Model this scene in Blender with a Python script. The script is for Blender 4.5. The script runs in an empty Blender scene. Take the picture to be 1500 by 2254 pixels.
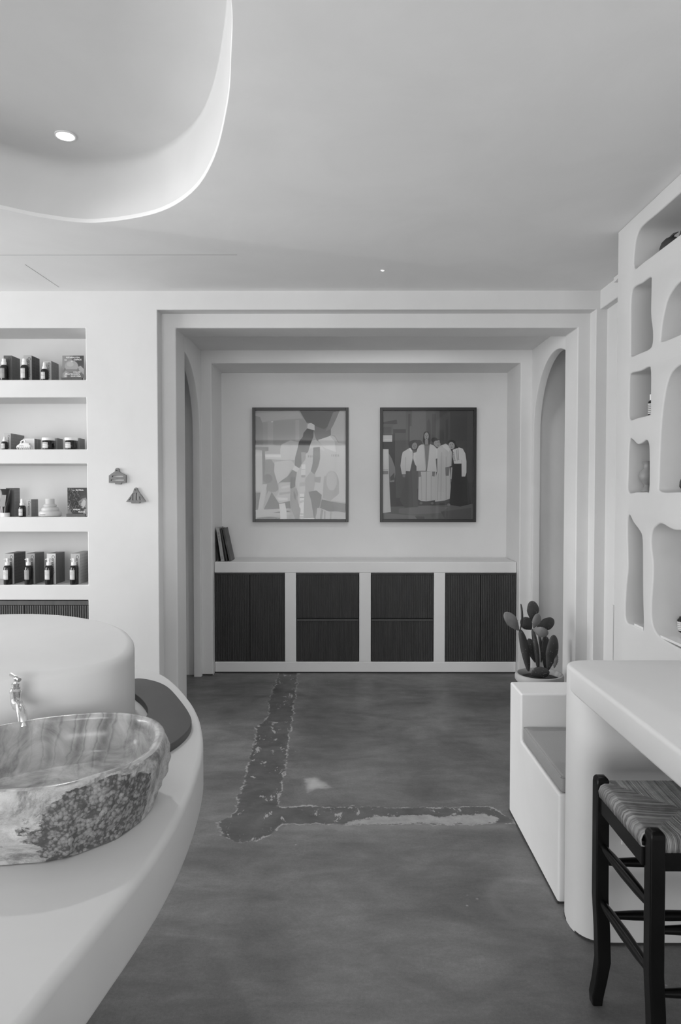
import bpy, bmesh, math, random
import numpy as np
from mathutils import Vector, Matrix
from mathutils.geometry import tessellate_polygon
random.seed(7)
R = math.radians
S = bpy.context.scene
COL = S.collection
# ------------------------------------------------------------------ camera
F = 1503.0; EYE = 1.5
PIT = math.atan(44 / F); YAW = math.atan(5 / F)
cd = bpy.data.cameras.new('camera'); cam = bpy.data.objects.new('camera', cd); COL.objects.link(cam)
cd.sensor_fit = 'VERTICAL'; cd.sensor_height = 36.0; cd.sensor_width = 24.0
cd.lens = F / 2254 * 36.0; cd.clip_start = 0.05
cam.location = (0, 0, EYE); cam.rotation_euler = (math.pi / 2 - PIT, 0, YAW)
S.camera = cam
# ------------------------------------------------------------------ world, lights, exposure
w = bpy.data.worlds.new('world'); S.world = w; w.use_nodes = True
w.node_tree.nodes['Background'].inputs[0].default_value = (1, 1, 1, 1)
w.node_tree.nodes['Background'].inputs[1].default_value = 0.9
S.view_settings.view_transform = 'Standard'; S.view_settings.look = 'None'
S.view_settings.gamma = 1; S.view_settings.exposure = 0.22; S.view_settings.use_curve_mapping = False
def area(name, loc, target, sx, sy, power, spread=180):
    l = bpy.data.lights.new(name, 'AREA'); l.shape = 'RECTANGLE'; l.size = sx; l.size_y = sy; l.energy = power
    l.spread = R(spread)
    o = bpy.data.objects.new(name, l); COL.objects.link(o); o.location = loc
    o.rotation_euler = (Vector(target) - Vector(loc)).to_track_quat('-Z', 'Y').to_euler(); return o
def spot(name, loc, target, power, ang, blend=0.6, rad=0.04):
    l = bpy.data.lights.new(name, 'SPOT'); l.energy = power; l.spot_size = R(ang); l.spot_blend = blend; l.shadow_soft_size = rad
    o = bpy.data.objects.new(name, l); COL.objects.link(o); o.location = loc
    o.rotation_euler = (Vector(target) - Vector(loc)).to_track_quat('-Z', 'Y').to_euler(); return o
# daylight at the shop front behind the camera and at the left side window
area('daylight_front', (-1.3, -4.85, 1.5), (-.6, 2, 1.5), 4.4, 2.3, 150)
area('daylight_left', (-5.5, 2.3, 1.6), (0, 2.5, .6), 3.4, 2.1, 134, 150)
spot('downlight_beam', (-1.183, 2.951, 3.0), (-.62, 1.55, .85), 42, 60, 1.0, 0.035)
spot('downlight_beam_near', (-1.35, 1.65, 2.99), (-1.2, 1.6, 0), 5, 84, 1.0, 0.05)
spot('aisle_fill', (-.62, 1.45, 2.99), (.3, 2.9, .2), 4, 50, 1.0, 0.06)  # added out-of-view spot that brightens the bench and aisle
al = area('alcove_fill', (.3, 5.0, 2.63), (.3, 5.2, 0), 1.2, .25, 4)  # added fill behind the header to lift the alcove, no fixture
spot('table_fill', (1.02, 1.85, 2.75), (1.05, 1.8, 0), 14, 90, 1.0, 0.03)  # unseen spot added to brighten the tabletop
spot('downlight_beam_centre', (0.228, 3.943, 2.75), (0.2, 4.3, 0), 45, 110, 0.8, 0.02)
# ------------------------------------------------------------------ helpers
def lin(s):
    c = s / 255.0
    return c / 12.92 if c <= 0.04045 else ((c + 0.055) / 1.055) ** 2.4
def new_mat(name):
    m = bpy.data.materials.new(name); m.use_nodes = True
    return m, m.node_tree, m.node_tree.nodes['Principled BSDF']
def plain(name, v, rough=0.5, metal=0.0, noise=0.0, scale=20, bump=0.0, bscale=60, spec=0.5, stretch=None):
    m, nt, b = new_mat(name); N = nt.nodes; L = nt.links
    b.inputs['Base Color'].default_value = (v, v, v, 1); b.inputs['Roughness'].default_value = rough
    b.inputs['Metallic'].default_value = metal; b.inputs['Specular IOR Level'].default_value = spec
    tc = N.new('ShaderNodeTexCoord'); vec = tc.outputs['Object']
    if stretch:
        mp = N.new('ShaderNodeMapping'); mp.inputs['Scale'].default_value = stretch; L.new(vec, mp.inputs[0]); vec = mp.outputs[0]
    if noise:
        n = N.new('ShaderNodeTexNoise'); n.inputs['Scale'].default_value = scale; n.inputs['Detail'].default_value = 5
        L.new(vec, n.inputs[0])
        r = N.new('ShaderNodeMapRange'); r.inputs[1].default_value = 0.25; r.inputs[2].default_value = 0.75
        r.inputs[3].default_value = v * (1 - noise); r.inputs[4].default_value = v * (1 + noise)
        L.new(n.outputs[0], r.inputs[0]); L.new(r.outputs[0], b.inputs['Base Color'])
    if bump:
        n = N.new('ShaderNodeTexNoise'); n.inputs['Scale'].default_value = bscale; n.inputs['Detail'].default_value = 6
        L.new(vec, n.inputs[0])
        bp = N.new('ShaderNodeBump'); bp.inputs['Strength'].default_value = 1.0; bp.inputs['Distance'].default_value = bump
        L.new(n.outputs[0], bp.inputs['Height']); L.new(bp.outputs[0], b.inputs['Normal'])
    return m
def plaster(name, v, bump=0.0012):
    m, nt, b = new_mat(name); N = nt.nodes; L = nt.links
    tc = N.new('ShaderNodeTexCoord')
    a = N.new('ShaderNodeTexNoise'); a.inputs['Scale'].default_value = 1.7; a.inputs['Detail'].default_value = 7; a.inputs['Roughness'].default_value = 0.6
    a.inputs['Distortion'].default_value = 0.6
    L.new(tc.outputs['Object'], a.inputs[0])
    r = N.new('ShaderNodeMapRange'); r.inputs[1].default_value = 0.3; r.inputs[2].default_value = 0.7
    r.inputs[3].default_value = v * 0.965; r.inputs[4].default_value = v * 1.03
    L.new(a.outputs[0], r.inputs[0]); L.new(r.outputs[0], b.inputs['Base Color'])
    b.inputs['Roughness'].default_value = 0.62; b.inputs['Specular IOR Level'].default_value = 0.3
    c = N.new('ShaderNodeTexNoise'); c.inputs['Scale'].default_value = 5; c.inputs['Detail'].default_value = 8; c.inputs['Roughness'].default_value = 0.55
    L.new(tc.outputs['Object'], c.inputs[0])
    v2 = N.new('ShaderNodeTexVoronoi'); v2.inputs['Scale'].default_value = 9; v2.inputs['Randomness'].default_value = 1
    L.new(tc.outputs['Object'], v2.inputs[0])
    vr = N.new('ShaderNodeMapRange'); vr.inputs[1].default_value = 0.0; vr.inputs[2].default_value = 0.05; vr.inputs[3].default_value = 0.35; vr.inputs[4].default_value = 0
    L.new(v2.outputs['Distance'], vr.inputs[0])
    ad = N.new('ShaderNodeMath'); ad.operation = 'SUBTRACT'; L.new(c.outputs[0], ad.inputs[0]); L.new(vr.outputs[0], ad.inputs[1])
    bp = N.new('ShaderNodeBump'); bp.inputs['Distance'].default_value = bump * 4; bp.inputs['Strength'].default_value = 0.45
    L.new(ad.outputs[0], bp.inputs['Height']); L.new(bp.outputs[0], b.inputs['Normal'])
    return m
def tag(o, label=None, cat=None, group=None, kind=None):
    if label: o['label'] = label
    if cat: o['category'] = cat
    if group: o['group'] = group
    if kind: o['kind'] = kind
    return o
def wloc(o):
    v = Vector((0, 0, 0))
    while o is not None: v += o.location; o = o.parent
    return v
def thing(name, loc, label, cat, group=None):
    o = bpy.data.objects.new(name, None); COL.objects.link(o); o.location = loc; o.empty_display_size = 0.05
    return tag(o, label, cat, group)
class MB:
    def __init__(s): s.v = []; s.f = []; s.mi = []
    def add(s, vs, fs, mi=0):
        k = len(s.v); s.v += [tuple(p) for p in vs]; s.f += [tuple(i + k for i in q) for q in fs]; s.mi += [mi] * len(fs); return s
    def box(s, x0, x1, y0, y1, z0, z1, mi=0):
        return s.add([(x0,y0,z0),(x1,y0,z0),(x1,y1,z0),(x0,y1,z0),(x0,y0,z1),(x1,y0,z1),(x1,y1,z1),(x0,y1,z1)],
                     [(0,3,2,1),(4,5,6,7),(0,1,5,4),(1,2,6,5),(2,3,7,6),(3,0,4,7)], mi)
    def obox(s, c, hx, hy, hz, rot=(0,0,0), mi=0):
        from mathutils import Euler
        m = Euler(rot).to_matrix(); c = Vector(c)
        P = [c + m @ Vector((a*hx, b*hy, d*hz)) for d in (-1,1) for a,b in ((-1,-1),(1,-1),(1,1),(-1,1))]
        return s.add(P, [(0,3,2,1),(4,5,6,7),(0,1,5,4),(1,2,6,5),(2,3,7,6),(3,0,4,7)], mi)
    def lathe(s, prof, c=(0,0,0), n=32, mi=0, close=True):
        vs = []; fs = []; m = len(prof)
        for i in range(n):
            a = 2*math.pi*i/n
            for r, z in prof: vs.append((c[0]+r*math.cos(a), c[1]+r*math.sin(a), c[2]+z))
        for i in range(n):
            j = (i+1) % n
            for k in range(m-1): fs.append((i*m+k, j*m+k, j*m+k+1, i*m+k+1))
        if close:
            fs.append(tuple(i*m for i in range(n))[::-1]); fs.append(tuple(i*m+m-1 for i in range(n)))
        return s.add(vs, fs, mi)
    def tube(s, pts, rad, n=12, mi=0, caps=True, flat=1.0):
        pts = [Vector(p) for p in pts]; m = len(pts)
        if not hasattr(rad, '__len__'): rad = [rad]*m
        vs = []; fs = []; u = None
        for i, p in enumerate(pts):
            t = (pts[min(i+1,m-1)] - pts[max(i-1,0)]).normalized()
            if u is None:
                u = t.orthogonal().normalized() if abs(t.z) < 0.9 else Vector((1,0,0))
            u = (u - t*u.dot(t)).normalized(); b = t.cross(u)
            for k in range(n):
                a = 2*math.pi*k/n; vs.append(p + (u*math.cos(a) + b*math.sin(a)*flat)*rad[i])
        for i in range(m-1):
            for k in range(n):
                l = (k+1) % n; fs.append((i*n+k, i*n+l, (i+1)*n+l, (i+1)*n+k))
        if caps: fs.append(tuple(range(n))[::-1]); fs.append(tuple((m-1)*n+k for k in range(n)))
        return s.add(vs, fs, mi)
    def prism(s, poly, h0, h1, fn, mi=0):      # poly in 2-D, fn(a, b, h) -> 3-D
        n = len(poly); vs = [fn(a,b,h0) for a,b in poly] + [fn(a,b,h1) for a,b in poly]
        fs = [tuple(range(n))[::-1], tuple(range(n,2*n))] + [(i,(i+1)%n,n+(i+1)%n,n+i) for i in range(n)]
        return s.add(vs, fs, mi)
    def build(s, name, mat, parent=None, smooth=None, bevel=0, seg=2, kind=None, label=None, fixn=True):
        me = bpy.data.meshes.new(name)
        off = wloc(parent) if parent else Vector((0,0,0))
        me.from_pydata([(p[0]-off.x, p[1]-off.y, p[2]-off.z) for p in s.v], [], s.f)
        for m in (mat if isinstance(mat, (list, tuple)) else [mat]): me.materials.append(m)
        me.polygons.foreach_set('material_index', s.mi)
        me.update()
        if fixn:
            bm = bmesh.new(); bm.from_mesh(me); bmesh.ops.recalc_face_normals(bm, faces=bm.faces); bm.to_mesh(me); bm.free()
        return link(me, name, parent, smooth, bevel, seg, kind, label)
def link(me, name, parent=None, smooth=None, bevel=0, seg=2, kind=None, label=None):
    if smooth is not None:
        me.polygons.foreach_set('use_smooth', [True]*len(me.polygons)); me.set_sharp_from_angle(angle=R(smooth))
    o = bpy.data.objects.new(name, me); COL.objects.link(o); o.parent = parent
    if bevel:
        b = o.modifiers.new('bevel', 'BEVEL'); b.width = bevel; b.segments = seg; b.limit_method = 'ANGLE'; b.angle_limit = R(35)
        me.polygons.foreach_set('use_smooth', [True]*len(me.polygons))
        if smooth is None: me.set_sharp_from_angle(angle=R(180)); b.harden_normals = True
    if kind: o['kind'] = kind
    if label: o['label'] = label
    return o
def copy_tree(o, parent=None):
    c = o.copy(); COL.objects.link(c); c.parent = parent
    for ch in [q for q in COL.objects if q.parent == o]: copy_tree(ch, c)
    return c
def crom(P, n=6):       # closed Catmull-Rom
    out = []; m = len(P)
    for i in range(m):
        p = [np.array(P[(i+k-1) % m], float) for k in range(4)]
        for j in range(n):
            t = j/n
            out.append(tuple(0.5*((2*p[1]) + (-p[0]+p[2])*t + (2*p[0]-5*p[1]+4*p[2]-p[3])*t*t + (-p[0]+3*p[1]-3*p[2]+p[3])*t**3)))
    return out
def fillet(P, rad, n=6):   # round every corner of a closed polygon
    out = []; m = len(P)
    if not hasattr(rad, '__len__'): rad = [rad]*m
    for i in range(m):
        a, b, c = (np.array(P[(i+k-1) % m], float) for k in range(3))
        r = rad[i]
        if r <= 0: out.append(tuple(b)); continue
        u = (a-b)/np.linalg.norm(a-b); v = (c-b)/np.linalg.norm(c-b)
        p0 = b+u*r; p1 = b+v*r
        for j in range(n+1):
            t = j/n; out.append(tuple((1-t)**2*p0 + 2*t*(1-t)*b + t*t*p1))
    return out
def slab(outlines, depth, fn, bevel=0.0, bres=3):
    """2-D outlines (first outer, others holes) -> solid mesh with rounded rims; fn maps (a,b,h), h in 0..depth."""
    cu = bpy.data.curves.new('c', 'CURVE'); cu.dimensions = '2D'; cu.fill_mode = 'BOTH'
    cu.extrude = depth/2 - bevel; cu.bevel_depth = bevel; cu.bevel_resolution = bres; cu.offset = -bevel
    for ol in outlines:
        sp = cu.splines.new('POLY'); sp.points.add(len(ol)-1); sp.use_cyclic_u = True
        for q, (a, b) in zip(sp.points, ol): q.co = (a, b, 0, 1)
    ob = bpy.data.objects.new('c', cu); COL.objects.link(ob)
    dg = bpy.context.evaluated_depsgraph_get()
    me = bpy.data.meshes.new_from_object(ob.evaluated_get(dg)); bpy.data.objects.remove(ob); bpy.data.curves.remove(cu)
    for v in me.vertices: v.co = fn(v.co.x, v.co.y, v.co.z + depth/2)
    bm = bmesh.new(); bm.from_mesh(me); bmesh.ops.remove_doubles(bm, verts=bm.verts, dist=1e-5)
    bmesh.ops.recalc_face_normals(bm, faces=bm.faces); bm.to_mesh(me); bm.free()
    me.materials.clear()
    return me
def slab_obj(name, outlines, depth, fn, mat, parent=None, bevel=0.0, smooth=40, **k):
    me = slab(outlines, depth, fn, bevel); me.name = name; me.materials.append(mat)
    if parent:
        o_ = wloc(parent)
        for v in me.vertices: v.co -= o_
    return link(me, name, parent, smooth, **k)
_tc = {}
def text_verts(txt, bold=False):
    if (txt, bold) in _tc: return _tc[(txt, bold)]
    cu = bpy.data.curves.new('t', 'FONT'); cu.body = txt; cu.size = 1; cu.resolution_u = 2
    if bold: cu.offset = 0.018
    ob = bpy.data.objects.new('t', cu); COL.objects.link(ob); dg = bpy.context.evaluated_depsgraph_get()
    me = bpy.data.meshes.new_from_object(ob.evaluated_get(dg)); bpy.data.objects.remove(ob); bpy.data.curves.remove(cu)
    vs = [tuple(v.co) for v in me.vertices]; fs = [tuple(p.vertices) for p in me.polygons]; bpy.data.meshes.remove(me)
    w_ = max(v[0] for v in vs); _tc[(txt, bold)] = (vs, fs, w_); return _tc[(txt, bold)]
def px(x, y, Y):
    """point seen at photo pixel (x, y) on the plane of real depth Y"""
    fw = Vector((-math.sin(YAW)*math.cos(PIT), math.cos(YAW)*math.cos(PIT), -math.sin(PIT)))
    rt = Vector((math.cos(YAW), math.sin(YAW), 0)); up = rt.cross(fw)
    d = rt*(x-750) + up*(1127-y) + fw*F
    return Vector((0,0,EYE)) + d*(Y/d.y)
# ------------------------------------------------------------------ materials
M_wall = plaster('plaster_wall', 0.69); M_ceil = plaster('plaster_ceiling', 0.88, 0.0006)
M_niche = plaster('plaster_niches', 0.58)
M_alc = plaster('plaster_alcove', 0.76)
M_counter = plaster('plaster_counter', 0.66, 0.0006); M_bench = plaster('plaster_bench', 0.69, 0.0008)
M_gapshade = plain('gap_shade_strip', 0.03, 0.8)  # near-black colour standing in for the shade along plaster bases
M_wood = plain('dark_wood', 0.05, 0.5, noise=0.25, scale=9, bump=0.0004, bscale=80, stretch=(6, 6, 0.5))
M_wood2 = plain('dark_wood_lit', 0.085, 0.5, noise=0.2, scale=9, bump=0.0004, bscale=80, stretch=(6, 6, 0.5))  # dark cabinet wood lightened for the stronger light on the left cupboard
M_void = plain('cabinet_inside', 0.01, 0.9)
M_black = plain('black_frame', 0.02, 0.35)
M_lacq = plain('black_lacquer', 0.005, 0.25, spec=.3, noise=0.3, scale=8, bump=0.0003, bscale=25)
M_chrome = plain('chrome', 0.72, 0.12, 1.0)
M_glassb = plain('amber_glass', 0.012, 0.12)
M_white = plain('white_plastic', 0.82, 0.4); M_label = plain('paper_label', 0.55, 0.6); M_labelg = plain('grey_label', 0.28, 0.6)
M_ink = plain('ink', 0.03, 0.6); M_inkl = plain('grey_ink', 0.18, 0.6); M_whiteink = plain('white_ink', 0.85, 0.6)
M_cream = plain('cream_silicone', 0.6, 0.5)
M_cush = plain('cushion_fabric', 0.27, 0.85, noise=0.08, scale=300, bump=0.0006, bscale=500)
M_board = plain('charcoal_board', 0.075, 0.55, noise=0.1, scale=6)
M_pot = plain('pot_clay', 0.40, 0.8, noise=0.1, scale=12); M_soil = plain('soil', 0.03, 1.0, noise=0.7, scale=60, bump=0.006, bscale=60)
M_orn = plain('ornament_clay', 0.2, 0.7, noise=0.15, scale=40)
M_darkst = plain('dark_gourd', 0.035, 0.6, noise=0.5, scale=30)
M_greycer = plain('grey_ceramic', 0.25, 0.5, noise=0.2, scale=20)
M_acry = plain('glossy_tray', 0.75, 0.1)
def cactus_mat():
    m, nt, b = new_mat('cactus'); N = nt.nodes; L = nt.links
    tc = N.new('ShaderNodeTexCoord')
    v = N.new('ShaderNodeTexVoronoi'); v.inputs['Scale'].default_value = 42; L.new(tc.outputs['Object'], v.inputs[0])
    r = N.new('ShaderNodeMapRange'); r.inputs[1].default_value = 0.06; r.inputs[2].default_value = 0.11; r.inputs[3].default_value = 0.2; r.inputs[4].default_value = 0.0
    L.new(v.outputs['Distance'], r.inputs[0])
    n = N.new('ShaderNodeTexNoise'); n.inputs['Scale'].default_value = 9; L.new(tc.outputs['Object'], n.inputs[0])
    r2 = N.new('ShaderNodeMapRange'); r2.inputs[1].default_value = 0.3; r2.inputs[2].default_value = 0.7; r2.inputs[3].default_value = 0.025; r2.inputs[4].default_value = 0.06
    L.new(n.outputs[0], r2.inputs[0])
    a = N.new('ShaderNodeMath'); a.operation = 'ADD'; L.new(r.outputs[0], a.inputs[0]); L.new(r2.outputs[0], a.inputs[1])
    L.new(a.outputs[0], b.inputs['Base Color']); b.inputs['Roughness'].default_value = 0.55
    return m
M_cact = cactus_mat(); M_cactl = plain('pale_cactus', 0.15, 0.6, noise=0.3, scale=14)
def vcol_mat(name, rough=0.5, attr='Col'):
    m, nt, b = new_mat(name); a = nt.nodes.new('ShaderNodeAttribute'); a.attribute_name = attr
    nt.links.new(a.outputs['Color'], b.inputs['Base Color']); b.inputs['Roughness'].default_value = rough; return m
M_print = vcol_mat('printed_paper', 0.5)
def glass_mat():
    m, nt, b = new_mat('picture_glass'); N = nt.nodes; L = nt.links
    t = N.new('ShaderNodeBsdfTransparent'); g = N.new('ShaderNodeBsdfGlossy'); g.inputs['Roughness'].default_value = 0.02
    fr = N.new('ShaderNodeFresnel'); fr.inputs[0].default_value = 1.45
    mx = N.new('ShaderNodeMixShader'); L.new(fr.outputs[0], mx.inputs[0]); L.new(t.outputs[0], mx.inputs[1]); L.new(g.outputs[0], mx.inputs[2])
    L.new(mx.outputs[0], N['Material Output'].inputs[0]); return m
M_glass = glass_mat()
def emit(name, s):
    m, nt, b = new_mat(name); b.inputs['Base Color'].default_value = (.8,.8,.8,1)
    b.inputs['Emission Color'].default_value = (1,1,1,1); b.inputs['Emission Strength'].default_value = s; return m
M_lamp = emit('lamp_glow', 1.6); M_lamp2 = emit('lamp_glow_small', 3.0)
# ------------------------------------------------------------------ floor
def sdf_poly(PX, PY, poly):
    d = np.full(PX.shape, 1e9); s = np.ones(PX.shape); n = len(poly)
    for i in range(n):
        ax, ay = poly[i]; bx, by = poly[(i+1) % n]
        ex, ey = bx-ax, by-ay; wx, wy = PX-ax, PY-ay
        t = np.clip((wx*ex+wy*ey)/(ex*ex+ey*ey), 0, 1)
        d = np.minimum(d, (wx-ex*t)**2 + (wy-ey*t)**2)
        c = ((PY >= ay) & (PY < by) & (ex*wy > ey*wx)) | ((PY < ay) & (PY >= by) & (ex*wy < ey*wx))
        s = np.where(c, -s, s)
    return s*np.sqrt(d)
TRENCH = [(-0.55,6.2),(-0.37,6.2),(-.37,5.58),(-.35,4.89),(-.33,4.32),(-.32,3.87),(-.31,3.5),(-.31,3.22),(.1,3.21),(.44,3.2),(.62,3.22),(.7,3.21),(.74,3.15),
          (.8,3.05),(.3,3.04),(-.28,3.04),(-.31,2.96),(-.37,2.89),(-.45,2.88),(-.53,2.95),(-.57,3.04),(-.51,3.15),(-.51,3.44),(-.52,3.73),(-.53,4.08),(-.55,4.32),(-.5,4.49),(-.53,4.89),(-.53,5.3)]
PATCH = [(.02,3.045),(.06,3.085),(.15,3.12),(.3,3.12),(.42,3.125),(.52,3.12),(.66,3.15),(.71,3.11),(.70,3.045)]
HEART = [(-.20,3.40),(-.21,3.54),(-.14,3.57),(-.08,3.49),(-.04,3.41),(-.12,3.40),(-.18,3.35)]
BAND = [(-.27,2.99),(-.27,3.04),(.74,3.04),(.74,3.00)]
def make_floor():
    xs = np.arange(-5.65, 2.7, 0.025); ys = np.arange(-5.05, 6.4, 0.025)
    GX, GY = np.meshgrid(xs, ys); nx, ny = len(xs), len(ys)
    vs = np.stack([GX.ravel(), GY.ravel(), np.zeros(nx*ny)], 1)
    idx = np.arange(nx*ny).reshape(ny, nx)
    fs = np.stack([idx[:-1,:-1], idx[:-1,1:], idx[1:,1:], idx[1:,:-1]], -1).reshape(-1, 4)
    me = bpy.data.meshes.new('floor'); me.from_pydata(vs.tolist(), [], fs.tolist())
    for nm, poly in (('trench', TRENCH), ('patch', PATCH), ('heart', HEART), ('band', BAND)):
        a = me.attributes.new(nm, 'FLOAT', 'POINT'); a.data.foreach_set('value', sdf_poly(GX, GY, poly).ravel().astype(np.float32))
    ring = np.abs(np.sqrt(((GX-.67)/1.0)**2 + ((GY-2.47)/1.25)**2) - 0.115)
    a = me.attributes.new('ring', 'FLOAT', 'POINT'); a.data.foreach_set('value', ring.ravel().astype(np.float32))
    m, nt, b = new_mat('polished_concrete'); N = nt.nodes; L = nt.links
    tc = N.new('ShaderNodeTexCoord')
    def noise(sc, det=6, rough=.55, dist=0, vec=None):
        n = N.new('ShaderNodeTexNoise'); n.inputs['Scale'].default_value = sc; n.inputs['Detail'].default_value = det
        n.inputs['Roughness'].default_value = rough; n.inputs['Distortion'].default_value = dist
        L.new(vec or tc.outputs['Object'], n.inputs[0]); return n.outputs[0]
    def rng(x, a0, a1, b0, b1):
        r = N.new('ShaderNodeMapRange'); L.new(x, r.inputs[0])
        for i, q in zip((1,2,3,4), (a0,a1,b0,b1)): r.inputs[i].default_value = q
        return r.outputs[0]
    def math_(op, a, c):
        n = N.new('ShaderNodeMath'); n.operation = op
        for i, q in enumerate((a, c)):
            if isinstance(q, (int, float)): n.inputs[i].default_value = q
            else: L.new(q, n.inputs[i])
        return n.outputs[0]
    def attr(nm):
        a = N.new('ShaderNodeAttribute'); a.attribute_name = nm; return a.outputs['Fac']
    def mix(fac, a, c):
        n = N.new('ShaderNodeMix'); n.data_type = 'FLOAT'
        L.new(fac, n.inputs[0])
        for i, q in ((2, a), (3, c)):
            if isinstance(q, (int, float)): n.inputs[i].default_value = q
            else: L.new(q, n.inputs[i])
        return n.outputs[0]
    mp = N.new('ShaderNodeMapping'); mp.inputs['Scale'].default_value = (0.7, 1.6, 1); L.new(tc.outputs['Object'], mp.inputs[0])
    base = rng(noise(1.3, 8, .62, .5), .3, .7, .085, .175)
    streak = rng(noise(3.2, 8, .65, .8, mp.outputs[0]), .35, .7, .84, 1.28)
    fine = rng(noise(90, 3, .6), .3, .7, .90, 1.10)
    mp3 = N.new('ShaderNodeMapping'); mp3.inputs['Scale'].default_value = (.55, 1.5, 1); L.new(tc.outputs['Object'], mp3.inputs[0])
    scr = rng(noise(11, 9, .74, .5, mp3.outputs[0]), .3, .7, .84, 1.18)
    grit = rng(noise(260, 2, .6), .3, .7, .9, 1.12)
    col = math_('MULTIPLY', math_('MULTIPLY', math_('MULTIPLY', math_('MULTIPLY', base, streak), fine), scr), grit)
    n1 = rng(noise(9, 8, .7, .3), 0, 1, -.045, .045)
    n2 = rng(noise(30, 6, .7), 0, 1, -.02, .02)
    tr = math_('ADD', math_('ADD', attr('trench'), n1), n2)
    tcol = math_('MULTIPLY', rng(noise(5, 8, .65, .4), .3, .7, .058, .115), scr)
    col = mix(rng(tr, .002, -.004, 0, 1), col, tcol)
    edge = rng(math_('ABSOLUTE', tr, 0), 0, .008, 1, 0)
    spots = math_('MULTIPLY', edge, rng(noise(16, 7, .7), .46, .54, 0, 1))
    col = mix(spots, col, .36)
    # chalky flakes scattered inside the trench
    mp2 = N.new('ShaderNodeMapping'); mp2.inputs['Scale'].default_value = (1, .45, 1); L.new(tc.outputs['Object'], mp2.inputs[0])
    fl = math_('MULTIPLY', rng(noise(15, 8, .72, .4, mp2.outputs[0]), .59, .60, 0, 1), rng(tr, 0, -.01, 0, 1))
    col = mix(fl, col, .32)
    pa = math_('ADD', attr('patch'), rng(noise(13, 9, .8, .3), 0, 1, -.085, .085))
    col = mix(rng(pa, .001, -.003, 0, 1), col, rng(noise(18, 6, .6), .3, .7, .24, .36))
    bd = math_('ADD', attr('band'), rng(noise(7, 5, .6), 0, 1, -.03, .03))
    col = mix(rng(bd, .02, -.02, 0, .5), col, .24)
    he = math_('ADD', attr('heart'), rng(noise(14, 4, .6), 0, 1, -.03, .03))
    col = mix(rng(he, .015, -.045, 0, .9), col, .42)
    hr = rng(math_('ABSOLUTE', he, 0), 0, .02, .5, 0); col = mix(hr, col, .09)
    rg = math_('ADD', attr('ring'), rng(noise(6, 4, .6), 0, 1, -.02, .03))
    col = mix(rng(rg, 0, .03, .35, 0), col, .2)
    vo = N.new('ShaderNodeTexVoronoi'); vo.inputs['Scale'].default_value = 11; L.new(tc.outputs['Object'], vo.inputs[0])
    sp = math_('MULTIPLY', rng(vo.outputs['Distance'], .03, .07, 1, 0), rng(noise(2.3, 3, .5), .52, .6, 0, .8))
    col = mix(sp, col, .33)
    L.new(col, b.inputs['Base Color'])
    L.new(rng(noise(4, 5, .6), .3, .7, .32, .55), b.inputs['Roughness'])
    bp = N.new('ShaderNodeBump'); bp.inputs['Distance'].default_value = .002; bp.inputs['Strength'].default_value = .5
    L.new(math_('ADD', noise(12, 6, .6), rng(tr, .004, -.006, .5, 0)), bp.inputs['Height']); L.new(bp.outputs[0], b.inputs['Normal'])
    me.materials.append(m)
    return tag(link(me, 'floor'), kind='structure')
make_floor()
# ------------------------------------------------------------------ ceiling with moulded recess
C = 2.767
REC = crom([(-.289,1.55),(-.289,1.796),(-.325,2.015),(-.379,2.27),(-.493,2.636),(-.645,2.932),(-.858,3.143),(-1.165,3.247),(-1.377,3.193),(-1.56,3.07),
            (-1.95,2.75),(-2.2,2.3),(-2.25,1.7),(-2.0,1.1),(-1.5,.72),(-.95,.7),(-.5,.98),(-.32,1.3)], 6)
outer = [(-5.62,-5.0),(2.1,-5.0),(2.1,4.44),(-5.62,4.44)]
def make_ceiling():
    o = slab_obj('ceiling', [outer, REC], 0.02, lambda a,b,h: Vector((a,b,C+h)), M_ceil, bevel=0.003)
    o['kind'] = 'structure'
    cx = sum(p[0] for p in REC)/len(REC); cy = sum(p[1] for p in REC)/len(REC)
    rings = [(1.0,.018),(1.0,.06),(.999,.11),(.998,.16),(.992,.195),(.98,.22),(.963,.238),(.94,.248),(.91,.251),(.5,.252)]
    vs = []; fs = []; n = len(REC)
    for s_, h in rings:
        for x, y in REC:
            e_ = (x-cx)/math.hypot(x-cx, y-cy); q_ = 1-(1-s_)*(1-.85*max(0, min(1, (e_+.1)/.7))) if s_ > .6 else s_
            vs.append((cx+(x-cx)*q_, cy+(y-cy)*q_, C+h))
    for k in range(len(rings)-1):
        for i in range(n): j=(i+1)%n; fs.append((k*n+i,k*n+j,(k+1)*n+j,(k+1)*n+i))
    fs.append(tuple((len(rings)-1)*n+i for i in range(n)))
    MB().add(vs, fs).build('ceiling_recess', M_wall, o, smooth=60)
    g = MB().box(-2.3,-.565,3.684,3.687,C-.0006,C+.001).build('seam', plain('seam_line', .2, .8), o)
    MB().prism([(-1.772,3.835),(-1.7695,3.835),(-1.7555,4.257),(-1.758,4.257)], C-.0006, C+.001, lambda a,b,h:(a,b,h)).build('seam', bpy.data.materials['seam_line'], o)
make_ceiling()
d = thing('recessed_downlight', (-1.183,2.951,C+.251), 'round recessed downlight glowing inside the moulded ceiling recess', 'ceiling light')
MB().lathe([(.0,.0),(.038,.0),(.038,.004),(0,.004)], (-1.183,2.951,C+.2475), 32, close=False).build('lens', M_lamp, d, smooth=40)
MB().lathe([(.038,.004),(.038,-.002),(.044,-.002),(.044,.004)], (-1.183,2.951,C+.249), 32, close=False).build('rim', M_white, d, smooth=40)
d = thing('spot_downlight', (.228,3.943,C), 'tiny bright spot lamp in the flat ceiling above the doorway', 'ceiling light')
MB().lathe([(0,-.001),(.009,-.001),(.009,.002),(0,.002)], (.228,3.943,C), 20, close=False).build('lens', M_lamp2, d)
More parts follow.
